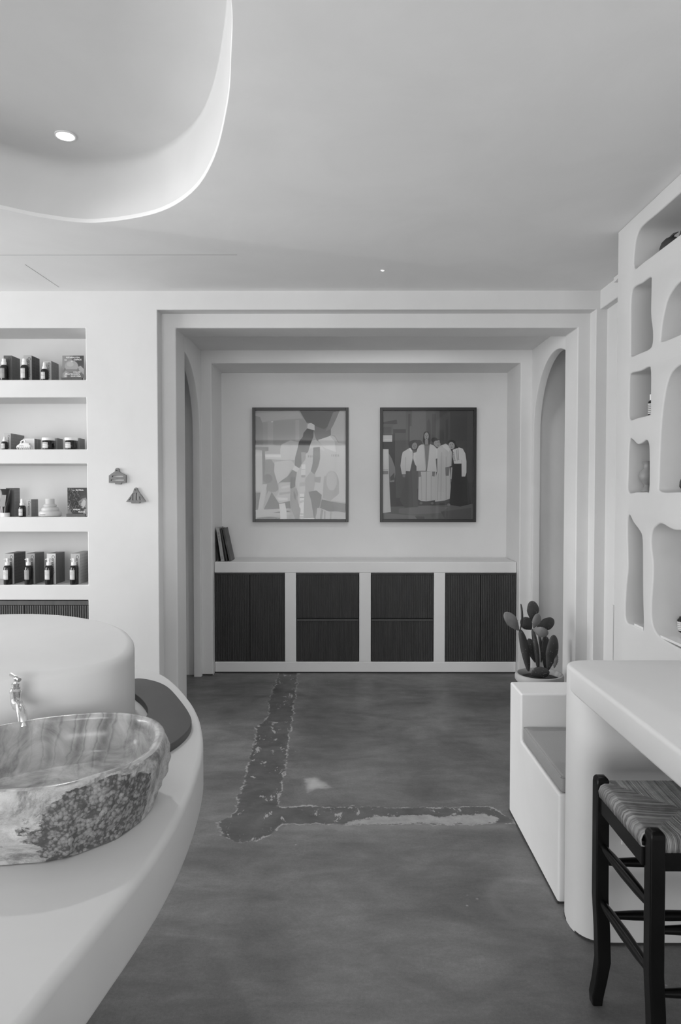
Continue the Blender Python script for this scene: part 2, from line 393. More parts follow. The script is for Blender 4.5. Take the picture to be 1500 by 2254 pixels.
MB().lathe([(.009,0),(.009,-.003),(.013,-.003),(.014,.001)], (.228,3.943,C), 20, close=False).build('rim', M_white, d)
# ------------------------------------------------------------------ rectangular-hole walls
def wall_grid(name, xs, zs, holes, front, depth, mat, bevel=.01, flip=False, lining=None, axis='Y', sgn=1, parent=None):
    """wall face on the plane axis=front with rectangular recesses: holes = [(x0,x1,z0,z1,d or None)]; None = through"""
    xs = sorted(set(xs + [h[0] for h in holes] + [h[1] for h in holes])); zs = sorted(set(zs + [h[2] for h in holes] + [h[3] for h in holes]))
    P = (lambda a,h,z: (a, front+sgn*h, z)) if axis == 'Y' else (lambda a,h,z: (front+sgn*h, a, z))
    mb = MB()
    for i in range(len(xs)-1):
        for k in range(len(zs)-1):
            cx=(xs[i]+xs[i+1])/2; cz=(zs[k]+zs[k+1])/2
            if any(h[0]<cx<h[1] and h[2]<cz<h[3] for h in holes): continue
            mb.add([P(xs[i],0,zs[k]),P(xs[i+1],0,zs[k]),P(xs[i+1],0,zs[k+1]),P(xs[i],0,zs[k+1])],[(0,1,2,3)])
    for x0,x1,z0,z1,d in holes:
        dd = depth if d is None else d
        X = [x for x in xs if x0<=x<=x1]; Z = [z for z in zs if z0<=z<=z1]
        for a,b_ in zip(X,X[1:]):
            if z0 > 0.001: mb.add([P(a,0,z0),P(b_,0,z0),P(b_,dd,z0),P(a,dd,z0)],[(0,1,2,3)])
            mb.add([P(a,0,z1),P(b_,0,z1),P(b_,dd,z1),P(a,dd,z1)],[(0,1,2,3)])
        for a,b_ in zip(Z,Z[1:]):
            mb.add([P(x0,0,a),P(x0,0,b_),P(x0,dd,b_),P(x0,dd,a)],[(0,1,2,3)])
            mb.add([P(x1,0,a),P(x1,0,b_),P(x1,dd,b_),P(x1,dd,a)],[(0,1,2,3)])
        if d is not None:
            for a,b_ in zip(X,X[1:]):
                for c,e in zip(Z,Z[1:]): mb.add([P(a,dd,c),P(b_,dd,c),P(b_,dd,e),P(a,dd,e)],[(0,1,2,3)])
    me = bpy.data.meshes.new(name); me.from_pydata(mb.v, [], mb.f); me.materials.append(mat)
    bm = bmesh.new(); bm.from_mesh(me); bmesh.ops.remove_doubles(bm, verts=bm.verts, dist=1e-4)
    bmesh.ops.recalc_face_normals(bm, faces=bm.faces)
    e = Vector(P(0,-1,0)) - Vector(P(0,0,0))
    f0 = [f for f in bm.faces if abs(f.normal.dot(e)) > .9 and abs((f.calc_center_median()-Vector(P(0,0,0))).dot(e)) < 1e-3][0]
    if f0.normal.dot(e) < 0: bmesh.ops.reverse_faces(bm, faces=bm.faces)
    bm.to_mesh(me); bm.free()
    return tag(link(me, name, parent, None, bevel, 3), kind='structure')
Y0 = 4.34
# left-hand shelving wall and wall over the opening
wb = wall_grid('wall_back', [-5.62,-2.75,1.667], [0,C], [
    (-2.75,-1.627,2.21,2.535,.30),(-2.75,-1.627,1.771,2.098,.30),(-2.75,-1.627,1.341,1.679,.30),(-2.75,-1.627,.906,1.245,.30),(-2.75,-1.627,.06,.809,.38),
    (-1.172,1.596,0,2.649,.10)], Y0, .1, M_wall, bevel=.006)
bm = bmesh.new(); bm.from_mesh(wb.data)      # the doorway bay is open: remove its back face
bmesh.ops.delete(bm, geom=[f for f in bm.faces if abs(f.calc_center_median().y-(Y0+.1))<1e-3 and -1.172<f.calc_center_median().x<1.596], context='FACES')
bm.to_mesh(wb.data); bm.free()
# door surround
wall_grid('trim_1', [-1.26,1.70], [0,2.72], [(-1.08,1.516,0,2.558,None)], Y0+.1, .24, M_wall, .008)
# alcove
YF = 5.55; XL = -1.15; XR = 1.53; ZA = 2.645
wall_grid('wall_alcove_back', [XL-.03,XR+.02], [0,ZA+.02], [(-1.064,1.438,0,2.54,None)], YF, .46, M_alc, .008)
tag(MB().box(-1.062,1.438,6.0,6.03,.80,2.54).build('wall_alcove_rear', M_alc), kind='structure')
tag(MB().box(-2.05,2.45,4.66,5.62,ZA,ZA+.04).build('ceiling_alcove', M_alc), kind='structure')
def arch_wall(name, X, sg):
    cy, r, zs_ = 4.95, .55, 1.97
    hole = [(4.70,0.0)]; 
    a0 = math.acos((4.70-cy)/r)
    arc = [(cy+r*math.cos(a0*(1-i/24.0)), zs_+r*math.sin(a0*(1-i/24.0))) for i in range(25)]
    poly = [(4.66,-.05),(4.66,ZA+.02),(YF+.02,ZA+.02),(YF+.02,-.05),(cy+r,-.05)] + arc[::-1] + [(4.70,-.05)]
    me = slab([poly], .06, lambda a,b,h: Vector((X+sg*h,a,max(b,0))), .006); me.name = name; me.materials.append(M_alc)
    o = tag(link(me, name, None, 40), kind='structure')
    m = MB(); x2 = X+sg*(.85 if sg > 0 else .42)
    m.box(min(x2,x2+sg*.03),max(x2,x2+sg*.03),4.665,5.62,0,ZA)
    m.box(min(X+sg*.06,x2),max(X+sg*.06,x2),4.665,4.69,0,ZA)
    m.box(min(X+sg*.06,x2),max(X+sg*.06,x2),5.56,5.6,0,ZA)
    m.build('passage_wall', M_alc, o)
arch_wall('wall_alcove_left', XL, -1); arch_wall('wall_alcove_right', XR, 1)
# right wall beyond the niche block
def right_wall():
    wall_grid('wall_right', [1.0,Y0+.0], [0,C], [(3.3,4.18,2.056,2.55,.25),(3.3,4.18,1.475,1.956,.25),(3.3,4.18,.905,1.38,.25),(3.3,4.20,.03,.80,.25)], 1.667, .1, M_wall, .008, axis='X')
    o = MB().box(1.622,1.69,3.0,Y0+.005,2.65,C+.01).build('trim_2', M_wall, bevel=.006); o['kind'] = 'structure'
    q = MB(); q.prism([(4.075,2.765),(4.07,2.735),(4.04,2.735),(3.93,2.765)],1.600,1.624,lambda a,b,h:(h,a,b)); q.build('plaster_lug', M_wall, o)
    c = thing('side_cabinet', (1.70,3.8,.03), 'narrow sliver of dark cabinet low on the right wall beyond the niche block', 'cabinet')
    MB().box(1.685,1.705,3.32,4.195,.035,.775).build('door', M_wood, c)
    MB().box(1.675,1.705,3.32,4.195,.779,.797).build('top_rail', M_greycer, c)
right_wall()
# room behind and beside the camera, with the window openings the daylight comes through
tag(MB().box(-5.6,2.1,-5.04,-5.0,2.75,C+.02).box(-5.6,-3.55,-5.04,-5.0,0,2.75).box(.95,2.1,-5.04,-5.0,0,2.75).box(-3.55,.95,-5.04,-5.0,0,.35).build('wall_front', M_wall), kind='structure')
tag(MB().box(-5.64,-5.6,-5.0,.5,0,C).box(-5.64,-5.6,4.1,4.4,0,C).box(-5.64,-5.6,.5,4.1,0,.5).box(-5.64,-5.6,.5,4.1,2.72,C).build('wall_left', M_wall), kind='structure')
tag(MB().box(1.62,1.66,-5.0,1.0,0,C).build('wall_right_front', M_wall), kind='structure')
def window(name, fn, w_, z0, z1, n):
    m = MB()
    for i in range(n+1):
        a = i/n; m.box(*fn(a*w_-.025, a*w_+.025), z0, z1)
    m.box(*fn(0, w_), z0, z0+.05); m.box(*fn(0, w_), z1-.05, z1)
    return tag(m.build(name, M_black), kind='structure')
window('window_1', lambda a,b: (-3.55+a,-3.55+b,-5.03,-4.99), 4.5, .35, 2.75, 4)
window('window_2', lambda a,b: (-5.63,-5.59,.5+a,.5+b), 3.6, .5, 2.72, 3)
# ------------------------------------------------------------------ niche block (right foreground wall)
NT = {
'top': crom([(3.185,2.533),(3.179,2.634),(3.141,2.682),(3.076,2.693),(2.945,2.690),(2.6,2.69),(2.2,2.69),(1.95,2.67),(1.90,2.6),(1.90,2.525),(2.3,2.525),(2.745,2.525),(3.08,2.526)],4),
'A': crom([(3.205,2.132),(3.214,2.17),(3.216,2.28),(3.216,2.395),(3.19,2.441),(3.10,2.438),(3.015,2.436),(3.005,2.40),(3.006,2.278),(2.986,2.195),(2.989,2.143),(3.02,2.127),(3.12,2.128)],5),
'B': crom([(3.215,1.843),(3.221,1.93),(3.221,2.03),(3.201,2.052),(3.10,2.046),(3.026,2.049),(3.001,2.031),(2.997,1.93),(2.997,1.846),(3.019,1.838),(3.12,1.838)],5),
'C': crom([(3.22,1.503),(3.222,1.60),(3.22,1.69),(3.207,1.745),(3.177,1.742),(3.127,1.718),(3.085,1.719),(3.039,1.729),(3.011,1.713),(3.002,1.66),(3.001,1.51),(3.03,1.5),(3.12,1.5)],5),
'D': crom([(3.232,.895),(3.232,1.032),(3.212,1.143),(3.222,1.27),(3.224,1.365),(3.202,1.392),(3.156,1.359),(3.092,1.325),(3.063,1.295),(3.056,1.221),(3.049,1.05),(3.037,.895),(3.06,.885),(3.142,.885)],5),
'E': crom([(2.897,2.133),(2.909,2.158),(2.898,2.212),(2.86,2.287),(2.806,2.322),(2.74,2.338),(2.539,2.36),(2.36,2.34),(2.27,2.25),(2.25,2.14),(2.5,2.128),(2.734,2.127)],5),
'F': crom([(2.895,1.503),(2.907,1.56),(2.897,1.755),(2.872,1.885),(2.835,1.964),(2.782,1.998),(2.70,2.006),(2.55,2.0),(2.42,1.95),(2.34,1.82),(2.30,1.65),(2.30,1.51),(2.5,1.5),(2.715,1.5)],5),
'G': crom([(2.955,.935),(2.964,1.012),(2.952,1.113),(2.952,1.191),(2.974,1.268),(2.965,1.329),(2.914,1.361),(2.873,1.366),(2.805,1.351),(2.755,1.346),(2.66,1.349),(2.5,1.34),(2.38,1.28),(2.33,1.15),(2.32,1.0),(2.36,.90),(2.55,.876),(2.70,.876),(2.83,.882),(2.91,.895)],5),
'H': crom([(2.05,1.2),(2.12,1.6),(2.08,2.1),(1.95,2.3),(1.7,2.35),(1.5,2.2),(1.42,1.8),(1.5,1.2),(1.75,1.1)],5),
}
XN = 1.343
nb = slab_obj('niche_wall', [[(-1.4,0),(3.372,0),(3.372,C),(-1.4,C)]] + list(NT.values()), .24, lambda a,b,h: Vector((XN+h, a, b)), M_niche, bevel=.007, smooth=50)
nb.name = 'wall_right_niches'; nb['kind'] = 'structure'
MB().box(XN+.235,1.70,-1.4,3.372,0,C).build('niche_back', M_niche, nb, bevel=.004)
# ------------------------------------------------------------------ plaster table and bench
tb = thing('plaster_table', (1.06,1.2,0), 'white plaster table with cantilevered top growing out of the niched wall', 'table')
XT = 1.338
slab_obj('tabletop', [fillet([(.783,-.6),(.783,2.446),(XT,2.446),(XT,-.6)], [0,.10,0,0], 8)], .087, lambda a,b,h: Vector((a,b,.81+h)), M_bench, tb, bevel=.012)
slab_obj('end_support', [fillet([(.7826,2.2216),(.7826,2.4464),(XT,2.4464),(XT,2.2216)], [.115,.10,0,0], 8)], .881, lambda a,b,h: Vector((a,b,h)), M_bench, tb, bevel=.002)
slab_obj('gap_shade_strip', [fillet([(.783,2.220),(.783,2.446),(XT,2.446),(XT,2.220)], [.115,.09,0,0], 8)], .008, lambda a,b,h: Vector((a,b,h)), M_gapshade, tb)  # dark strip painting the shade line under the support
oc = thing('outlet_cover', (.955,2.222,.34), 'square white socket cover on the table support behind the stool', 'socket cover')
MB().box(.916,.995,2.211,2.2212,.341,.458).build('plate', M_white, oc, bevel=.003)
MB().box(.94,.971,2.2095,2.2115,.375,.425).build('socket_insert', M_white, oc, bevel=.001)
be = thing('plaster_bench', (1.06,2.8,0), 'built-in white plaster bench with a raised end block beyond the table', 'bench')
me = MB().prism([(2.449,0),(2.449,.402),(2.982,.402),(2.982,.612),(3.178,.612),(3.178,0)], .785, XT, lambda a,b,h:(h,a,b))
me.build('body', M_bench, be, bevel=.009, seg=4)
MB().box(.783,XT,2.449,3.18,0,.008).build('gap_shade_strip', M_gapshade, be)  # shade line at the bench foot, as a dark strip
cu = thing('seat_cushion', (1.06,2.71,.402), 'flat grey fabric cushion lying on the plaster bench', 'cushion')
def cushion():
    m = slab_obj('cover', [fillet([(.793,2.454),(.793,2.978),(1.333,2.978),(1.333,2.454)], .02, 4)], .066, lambda a,b,h: Vector((a,b,.403+h)), M_cush, cu, bevel=.014)
    p = [( .797,2.457),( .797,2.973),(1.33,2.973),(1.33,2.457),(.797,2.457)]
    MB().tube([(x,y,.462) for x,y in p], .004, 8).build('piping', M_cush, cu, smooth=60)
cushion()
# ------------------------------------------------------------------ reception counter, drum, board
ZC = .85
ct = thing('reception_counter', (-1.1,1.4,0), 'large curved white plaster counter in the left foreground', 'counter')
TOP = crom([(-.80,2.53),(-.663,2.442),(-.571,2.307),(-.478,2.119),(-.42,1.97),(-.385,1.85),(-.362,1.75),(-.345,1.64),(-.332,1.49),(-.328,1.36),(-.330,1.28),(-.335,1.2),(-.347,1.1),(-.358,1.03),(-.368,.965),
            (-.380,.9),(-.396,.8),(-.46,.5),(-.6,.2),(-.9,-.05),(-1.3,-.15),(-1.9,0),(-2.2,.5),(-2.3,1.2),(-2.2,1.9),(-1.8,2.4),(-1.3,2.62),(-.98,2.60)],5)
slab_obj('countertop', [TOP], .125, lambda a,b,h: Vector((a,b,ZC-.125+h)), M_counter, ct, bevel=.015)
cxx, cyy = -1.3, 1.25
slab_obj('pedestal', [[(cxx+(x-cxx)*.55, cyy+(y-cyy)*.6) for x,y in TOP]], ZC-.12, lambda a,b,h: Vector((a,b,h)), M_counter, ct, bevel=.01)
dr = thing('plaster_drum', (-1.0,1.98,ZC), 'tall round white plaster drum standing on the counter behind the stone sink', 'plinth')
DR = crom([(-1.113,2.393),(-.955,2.358),(-.808,2.262),(-.70,2.15),(-.622,2.01),(-.580,1.88),(-.567,1.78),(-.585,1.70),(-.635,1.645),(-.71,1.610),(-.79,1.590),(-.9,1.565),(-1.1,1.55),(-1.3,1.6),(-1.45,1.75),(-1.5,1.95),(-1.45,2.2),(-1.3,2.35)],6)
slab_obj('body', [DR], .224, lambda a,b,h: Vector((a,b,ZC+h)), M_counter, dr, bevel=.022)
bd = thing('serving_board', (-.5,1.9,ZC), 'flat charcoal kidney-shaped board lying on the counter beside the drum', 'board')
BO = crom([(-.70,2.29),(-.635,2.265),(-.566,2.189),(-.484,2.031),(-.43,1.906),(-.412,1.831),(-.414,1.752),(-.436,1.675),(-.475,1.632),(-.52,1.66),(-.548,1.75),(-.552,1.88),(-.560,1.94),(-.582,2.0),(-.62,2.07),(-.675,2.15),(-.715,2.22)],6)
slab_obj('slab', [BO], .02, lambda a,b,h: Vector((a,b,ZC+h)), M_board, bd, bevel=.002)
# ------------------------------------------------------------------ stone sink
def stone_mats():
    m, nt, b = new_mat('onyx_polished'); N = nt.nodes; L = nt.links
    tc = N.new('ShaderNodeTexCoord')
    def noise(sc, det=6, rough=.6, dist=0, vec=None, nt=nt):
        n = nt.nodes.new('ShaderNodeTexNoise'); n.inputs['Scale'].default_value = sc; n.inputs['Detail'].default_value = det
        n.inputs['Roughness'].default_value = rough; n.inputs['Distortion'].default_value = dist
        nt.links.new(vec, n.inputs[0]); return n.outputs[0]
    ob = tc.outputs['Object']
    cloud = noise(11, 8, .66, 1.0, ob)
    wv = N.new('ShaderNodeTexWave'); wv.wave_type = 'BANDS'; wv.bands_direction = 'X'; wv.inputs['Scale'].default_value = 5.5
    wv.inputs['Distortion'].default_value = 7; wv.inputs['Detail'].default_value = 5; wv.inputs['Detail Scale'].default_value = .9; L.new(ob, wv.inputs[0])
    big = noise(3.2, 3, .5, .4, ob)
    r1 = N.new('ShaderNodeValToRGB'); e = r1.color_ramp.elements
    e[0].position = .28; e[0].color = (.12,.12,.12,1); e[1].position = .72; e[1].color = (.72,.72,.72,1)
    q = e.new(.42); q.color = (.3,.3,.3,1); q = e.new(.55); q.color = (.5,.5,.5,1); L.new(cloud, r1.inputs[0])
    r2 = N.new('ShaderNodeValToRGB'); e = r2.color_ramp.elements
    e[0].position = .0; e[0].color = (.16,.16,.16,1); e[1].position = 1; e[1].color = (.62,.62,.62,1)
    q = e.new(.35); q.color = (.45,.45,.45,1); q = e.new(.5); q.color = (.2,.2,.2,1); q = e.new(.7); q.color = (.5,.5,.5,1); L.new(wv.outputs['Fac'], r2.inputs[0])
    mr = N.new('ShaderNodeMapRange'); mr.inputs[1].default_value = .38; mr.inputs[2].default_value = .72; L.new(big, mr.inputs[0])
    mx = N.new('ShaderNodeMix'); mx.data_type = 'RGBA'; L.new(mr.outputs[0], mx.inputs[0]); L.new(r1.outputs[0], mx.inputs[6]); L.new(r2.outputs[0], mx.inputs[7])
    L.new(mx.outputs[2], b.inputs['Base Color']); b.inputs['Roughness'].default_value = .2
    m2, nt2, b2 = new_mat('onyx_rough'); N = nt2.nodes; L = nt2.links; tc = N.new('ShaderNodeTexCoord'); ob = tc.outputs['Object']
    a = noise(10, 10, .74, .7, ob, nt2); c = noise(38, 8, .75, .3, ob, nt2)
    ra = N.new('ShaderNodeValToRGB'); e = ra.color_ramp.elements; e[0].position = .33; e[0].color = (.14,.14,.14,1); e[1].position = .62; e[1].color = (.68,.68,.68,1)
    q = e.new(.43); q.color = (.33,.33,.33,1); q = e.new(.49); q.color = (.52,.52,.52,1); L.new(a, ra.inputs[0])
    vo = N.new('ShaderNodeTexVoronoi'); vo.inputs['Scale'].default_value = 150; L.new(ob, vo.inputs[0])
    vs_ = N.new('ShaderNodeSeparateColor'); L.new(vo.outputs['Color'], vs_.inputs[0])
    k1 = N.new('ShaderNodeMath'); k1.operation = 'MULTIPLY_ADD'; L.new(vs_.outputs[0], k1.inputs[0]); k1.inputs[1].default_value = .2; k1.inputs[2].default_value = -.05
    k2 = N.new('ShaderNodeMath'); k2.operation = 'ADD'; L.new(k1.outputs[0], k2.inputs[0]); L.new(c, k2.inputs[1])
    k3 = N.new('ShaderNodeMath'); k3.operation = 'MULTIPLY_ADD'; L.new(vo.outputs['Distance'], k3.inputs[0]); k3.inputs[1].default_value = -.25; L.new(k2.outputs[0], k3.inputs[2])
    c = k3.outputs[0]
    at = N.new('ShaderNodeAttribute'); at.attribute_name = 'crust'
    rc = N.new('ShaderNodeValToRGB'); e = rc.color_ramp.elements; e[0].position = .36; e[0].color = (.10,.10,.10,1); e[1].position = .7; e[1].color = (.42,.42,.42,1)
    q = e.new(.48); q.color = (.27,.27,.27,1); L.new(c, rc.inputs[0])
    ma = N.new('ShaderNodeMath'); ma.operation = 'ADD'; L.new(at.outputs['Fac'], ma.inputs[0])
    mr = N.new('ShaderNodeMapRange'); mr.inputs[1].default_value = 0; mr.inputs[2].default_value = 1; mr.inputs[3].default_value = -1.1; mr.inputs[4].default_value = 1.1
    L.new(noise(10, 7, .68, .5, ob, nt2), mr.inputs[0]); L.new(mr.outputs[0], ma.inputs[1])
    st = N.new('ShaderNodeMapRange'); st.inputs[1].default_value = .5; st.inputs[2].default_value = .56; L.new(ma.outputs[0], st.inputs[0])
    mx = N.new('ShaderNodeMix'); mx.data_type = 'RGBA'; L.new(st.outputs[0], mx.inputs[0]); L.new(ra.outputs[0], mx.inputs[6]); L.new(rc.outputs[0], mx.inputs[7])
    L.new(mx.outputs[2], b2.inputs['Base Color']); b2.inputs['Roughness'].default_value = .55
    bp = N.new('ShaderNodeBump'); bp.inputs['Distance'].default_value = .006; bp.inputs['Strength'].default_value = .9
    L.new(c, bp.inputs['Height']); L.new(bp.outputs[0], b2.inputs['Normal'])
    return m, m2
def sink():
    from mathutils import noise as MN
    mp, mr = stone_mats()
    sk = thing('stone_sink', (-.64,1.355,ZC), 'rough-hewn onyx vessel sink with polished banded bowl on the left counter', 'sink')
    rim = crom([(-.366,1.361),(-.378,1.44),(-.405,1.50),(-.455,1.548),(-.532,1.57),(-.62,1.558),(-.70,1.52),(-.79,1.45),(-.87,1.36),(-.905,1.28),(-.89,1.2),(-.82,1.155),(-.71,1.135),(-.60,1.143),(-.511,1.156),(-.448,1.193),(-.40,1.245),(-.373,1.302)],12)
    n = len(rim); cx, cy = -.64, 1.355
    prof = [(0,.0012,0),(.6,.0012,0)]
    NO = 34
    for i in range(NO+1):
        t = i/NO; prof.append((.90+.085*math.sin(t*math.pi*.62)+.01*t, .0025+.1315*t, 1))
    prof += [(.985,.1385,2),(.965,.1405,2),(.945,.1405,2),(.925,.139,2)]
    for i in range(1,15):
        a = i/14*math.pi/2; prof.append((.92-.20*(1-math.cos(a))**1.2, .136-.078*math.sin(a)**1.0, 2))
    prof += [(.62,.052,2),(.45,.048,2),(.25,.045,2),(.06,.044,2)]
    vs = []; cr = []; mi = []
    for s_, h, k in prof:
        for i, (x, y) in enumerate(rim):
            ang = math.atan2(y-cy, x-cx)
            px_, py_ = cx+(x-cx)*s_, cy+(y-cy)*s_; z = ZC+h
            if k == 1:
                t = h/.134
                am = .028*min(1,(1-t)*6)*min(1,t*8+.2)
                g = MN.fractal(Vector((px_*9,py_*9,z*9)), 1.1, 2.1, 3)*am*.8 + MN.fractal(Vector((px_*45,py_*45,z*45)), .9, 2.1, 3)*am*.15 - am*.2
                g = max(g, -.006) + .002; dx, dy = math.cos(ang), math.sin(ang); px_ += dx*g; py_ += dy*g
            if h > .12: z += .0025*MN.noise(Vector((px_*7,py_*7,2)))
            vs.append((px_,py_,z))
            cr.append(0.0)
    # dark granular crust on the right-hand near flank
    cr = []
    for (s_,h,k) in prof:
        for x,y in rim:
            ang = math.degrees(math.atan2(y-cy,x-cx))
            c = 1-abs(ang+34)/40; t = h/.134
            cr.append(max(-.2, min(1, c*1.6 - max(0,(t-.78))*4)) if k==1 else 0)
    m = len(prof); fs = []; mi = []
    for a in range(m-1):
        for i in range(n):
            j=(i+1)%n; fs.append((a*n+i,a*n+j,(a+1)*n+j,(a+1)*n+i)); mi.append(1 if prof[a][2]<2 else 0)
    fs.append(tuple(i for i in range(n))[::-1]); mi.append(1); fs.append(tuple((m-1)*n+i for i in range(n))); mi.append(0)
    b = MB(); b.v = vs; b.f = fs; b.mi = mi
    o = b.build('basin', [mp, mr], sk, smooth=80)
    at = o.data.attributes.new('crust','FLOAT','POINT'); at.data.foreach_set('value', cr)
    MB().lathe([(0,.003),(.016,.003),(.02,.001),(.021,-.002)], (-.66,1.34,ZC+.046), 24, close=False).build('drain', M_chrome, sk, smooth=40)
sink()
def faucet():
    X, Y, Z = -.753, 1.556, 1.0
    dx, dy = .50, -.866
    fa = thing('chrome_tap', (X,Y,Z), 'small old-fashioned chrome tap on the drum over the stone sink', 'tap')
    b = MB(); b.tube([(X-dx*.036,Y-dy*.036,1.024),(X,Y,1.024)], .008, 20)
    b.lathe([(.0,.0),(.006,.001),(.0105,.008),(.0118,.018),(.0118,.034),(.0135,.035),(.0138,.039),(.0115,.041),(.0105,.044),(.0112,.045),(.0112,.048),(.0085,.049),(.0085,.052),(.0095,.053),(.0095,.056),(0,.057)], (X,Y,1.004), 28, close=False)
    b.build('tap_body', M_chrome, fa, smooth=40)
    u, v = .62, -.785
    P = [(0,1.026),(.006,1.017),(.016,1.0125),(.028,1.013),(.040,1.012),(.052,1.006),(.060,.996),(.063,.985),(.064,.979)]
    MB().tube([(X+u*a,Y+v*a,z) for a,z in P], [.0105,.0125,.0118,.0105,.0105,.0108,.0105,.0102,.0106], 22).build('spout', M_chrome, fa, smooth=50)
    MB().lathe([(.0055,0),(.004,.004),(.004,.010),(.0055,.013)], (X,Y,1.059), 16).build('spindle', M_chrome, fa, smooth=40)
    MB().tube([(X-.0135,Y+.006,1.079),(X-.003,Y+.001,1.0755),(X+.003,Y-.001,1.0735),(X+.0125,Y-.008,1.070)], [.0048,.0038,.0038,.0050], 16).build('cross_handle', M_chrome, fa, smooth=50)
faucet()
# ------------------------------------------------------------------ alcove sideboard
sb = thing('plaster_sideboard', (.19,5.8,0), 'built-in plaster sideboard framing the dark fluted cupboards in the alcove', 'sideboard')
YC = 5.62
xa, xb = -1.062, 1.436
op = [(-1.062,-.480),(-.386,.136),(.233,.754),(.847,1.436)]
MB().box(xa,xb,YC,5.995,.832,.923).build('countertop', M_alc, sb, bevel=.008)
MB().box(xa,xb,YC,5.995,0,.092).build('plinth', M_alc, sb, bevel=.006)
for (a, b_) in [(-.480,-.386),(.136,.233),(.754,.847)]:
    MB().box(a,b_,YC+.001,5.99,.09,.834).build('pier', M_alc, sb, bevel=.005)
MB().box(xa,xb,YC-.004,YC+.01,0,.010).build('gap_shade_strip', M_gapshade, sb)  # dark strip for the shade below the sideboard plinth
MB().box(XL,-1.066,YF-.004,YF+.01,0,.010).build('gap_shade_alcove', M_gapshade)['kind'] = 'structure'  # dark strip painting shade at the wall foot, not a real baseboard
MB().box(1.44,XR,YF-.004,YF+.01,0,.010).build('gap_shade_alcove_right', M_gapshade)['kind'] = 'structure'  # same painted shade strip on the right side
def fluted(mb, x0, x1, z0, z1, y, pitch=.0145):
    n = max(2, int(round((x1-x0)/pitch))); p = (x1-x0)/n
    for i in range(n):
        a = x0+i*p; g = p*.12
        P = [(a+g,y),(a+g,y-.003),(a+p*.28,y-.0065),(a+p*.5,y-.0078),(a+p*.72,y-.0065),(a+p-g,y-.003),(a+p-g,y)]
        k = len(P); mb.add([(q[0],q[1],z0) for q in P]+[(q[0],q[1],z1) for q in P], [(j,j+1,k+j+1,k+j) for j in range(k-1)]+[tuple(range(k)),tuple(range(2*k-1,k-1,-1))])
    return mb
def cupboard(x0, x1, kind, label, mat=M_wood, y=YC+.014, z0=.094, z1=.830, rail=.012, name='fluted_cupboard', group='fluted cupboards in the alcove'):
    t = thing(name, ((x0+x1)/2, y, z0), label, 'cabinet', group)
    MB().box(x0+.002,x1-.002,y+.012,y+.33,z0,z1).build('carcass', M_void, t)
    MB().box(x0+.003,x1-.003,y-.006,y+.012,z1-rail,z1-.001).build('top_rail', mat, t, bevel=.001)
    zt = z1-rail-.003
    if kind == 'doors':
        xm = (x0+x1)/2
        for a, b_ in ((x0+.004,xm-.0025),(xm+.0025,x1-.004)):
            dd = MB().box(a,b_,y,y+.012,z0+.003,zt).build('door', mat, t)
            fluted(MB(), a, b_, z0+.003, zt, y).build('slats', mat, dd, kind='stuff')
    else:
        zm = z0+(z1-z0)*.49
        for c, e in ((z0+.003,zm-.006),(zm+.003,zt)):
            dd = MB().box(x0+.006,x1-.006,y,y+.012,c,e).build('drawer', mat, t)
            fluted(MB(), x0+.006, x1-.006, c, e-(.02 if c<zm-.1 else 0), y).build('slats', mat, dd, kind='stuff')
            if c < zm-.1: MB().box(x0+.006,x1-.006,y-.010,y,e-.018,e).build('drawer_lip', mat, dd, bevel=.001)
    return t
cupboard(*op[0], 'doors', 'dark fluted two-door cupboard at the left end of the alcove sideboard')
cupboard(*op[1], 'drawers', 'dark fluted two-drawer unit under the left picture in the alcove')
cupboard(*op[2], 'drawers', 'dark fluted two-drawer unit under the right picture in the alcove')
cupboard(*op[3], 'doors', 'dark fluted two-door cupboard nearest the potted cactus')
cupboard(-2.46,-1.626, 'doors', 'dark brown fluted cupboard under the product shelves, half hidden by the drum', M_wood2, Y0+.02, .065, .805, .03, 'shelf_cupboard', None)
# ------------------------------------------------------------------ framed pictures
def flat_print(name, polys, U, V, k, parent, y, du, mat=None):
    """coloured flat shapes; U,V map drawing coords to X,Z; layers step towards the viewer"""
    me = bpy.data.meshes.new(name); vs=[]; fs=[]; cols=[]
    off = wloc(parent)
    for i, (g, P) in enumerate(polys):
        yy = y - i*du; s = len(vs)
        pts = [Vector((U(a), V(b), 0)) for a, b in P]
        for q in pts: vs.append((q.x-off.x, yy-off.y, q.y-off.z))
        for tri in tessellate_polygon([pts]): fs.append(tuple(s+j for j in tri)); cols.append(min(.88, lin(g)*k))
    me.from_pydata(vs, [], fs)
    ca = me.color_attributes.new('Col','FLOAT_COLOR','CORNER')
    buf = []
    for c, p in zip(cols, me.polygons): buf += [c,c,c,1]*p.loop_total
    ca.data.foreach_set('color', buf); me.materials.append(mat or M_print)
    o = bpy.data.objects.new(name, me); COL.objects.link(o); o.parent = parent; return o
def ell(cx, cy, rx, ry, n=18, rot=0):
    c, s = math.cos(rot), math.sin(rot)
    return [(cx+rx*math.cos(2*math.pi*i/n)*c-ry*math.sin(2*math.pi*i/n)*s, cy+rx*math.cos(2*math.pi*i/n)*s+ry*math.sin(2*math.pi*i/n)*c) for i in range(n)]
def rect(a,b,c,d): return [(a,b),(c,b),(c,d),(a,d)]
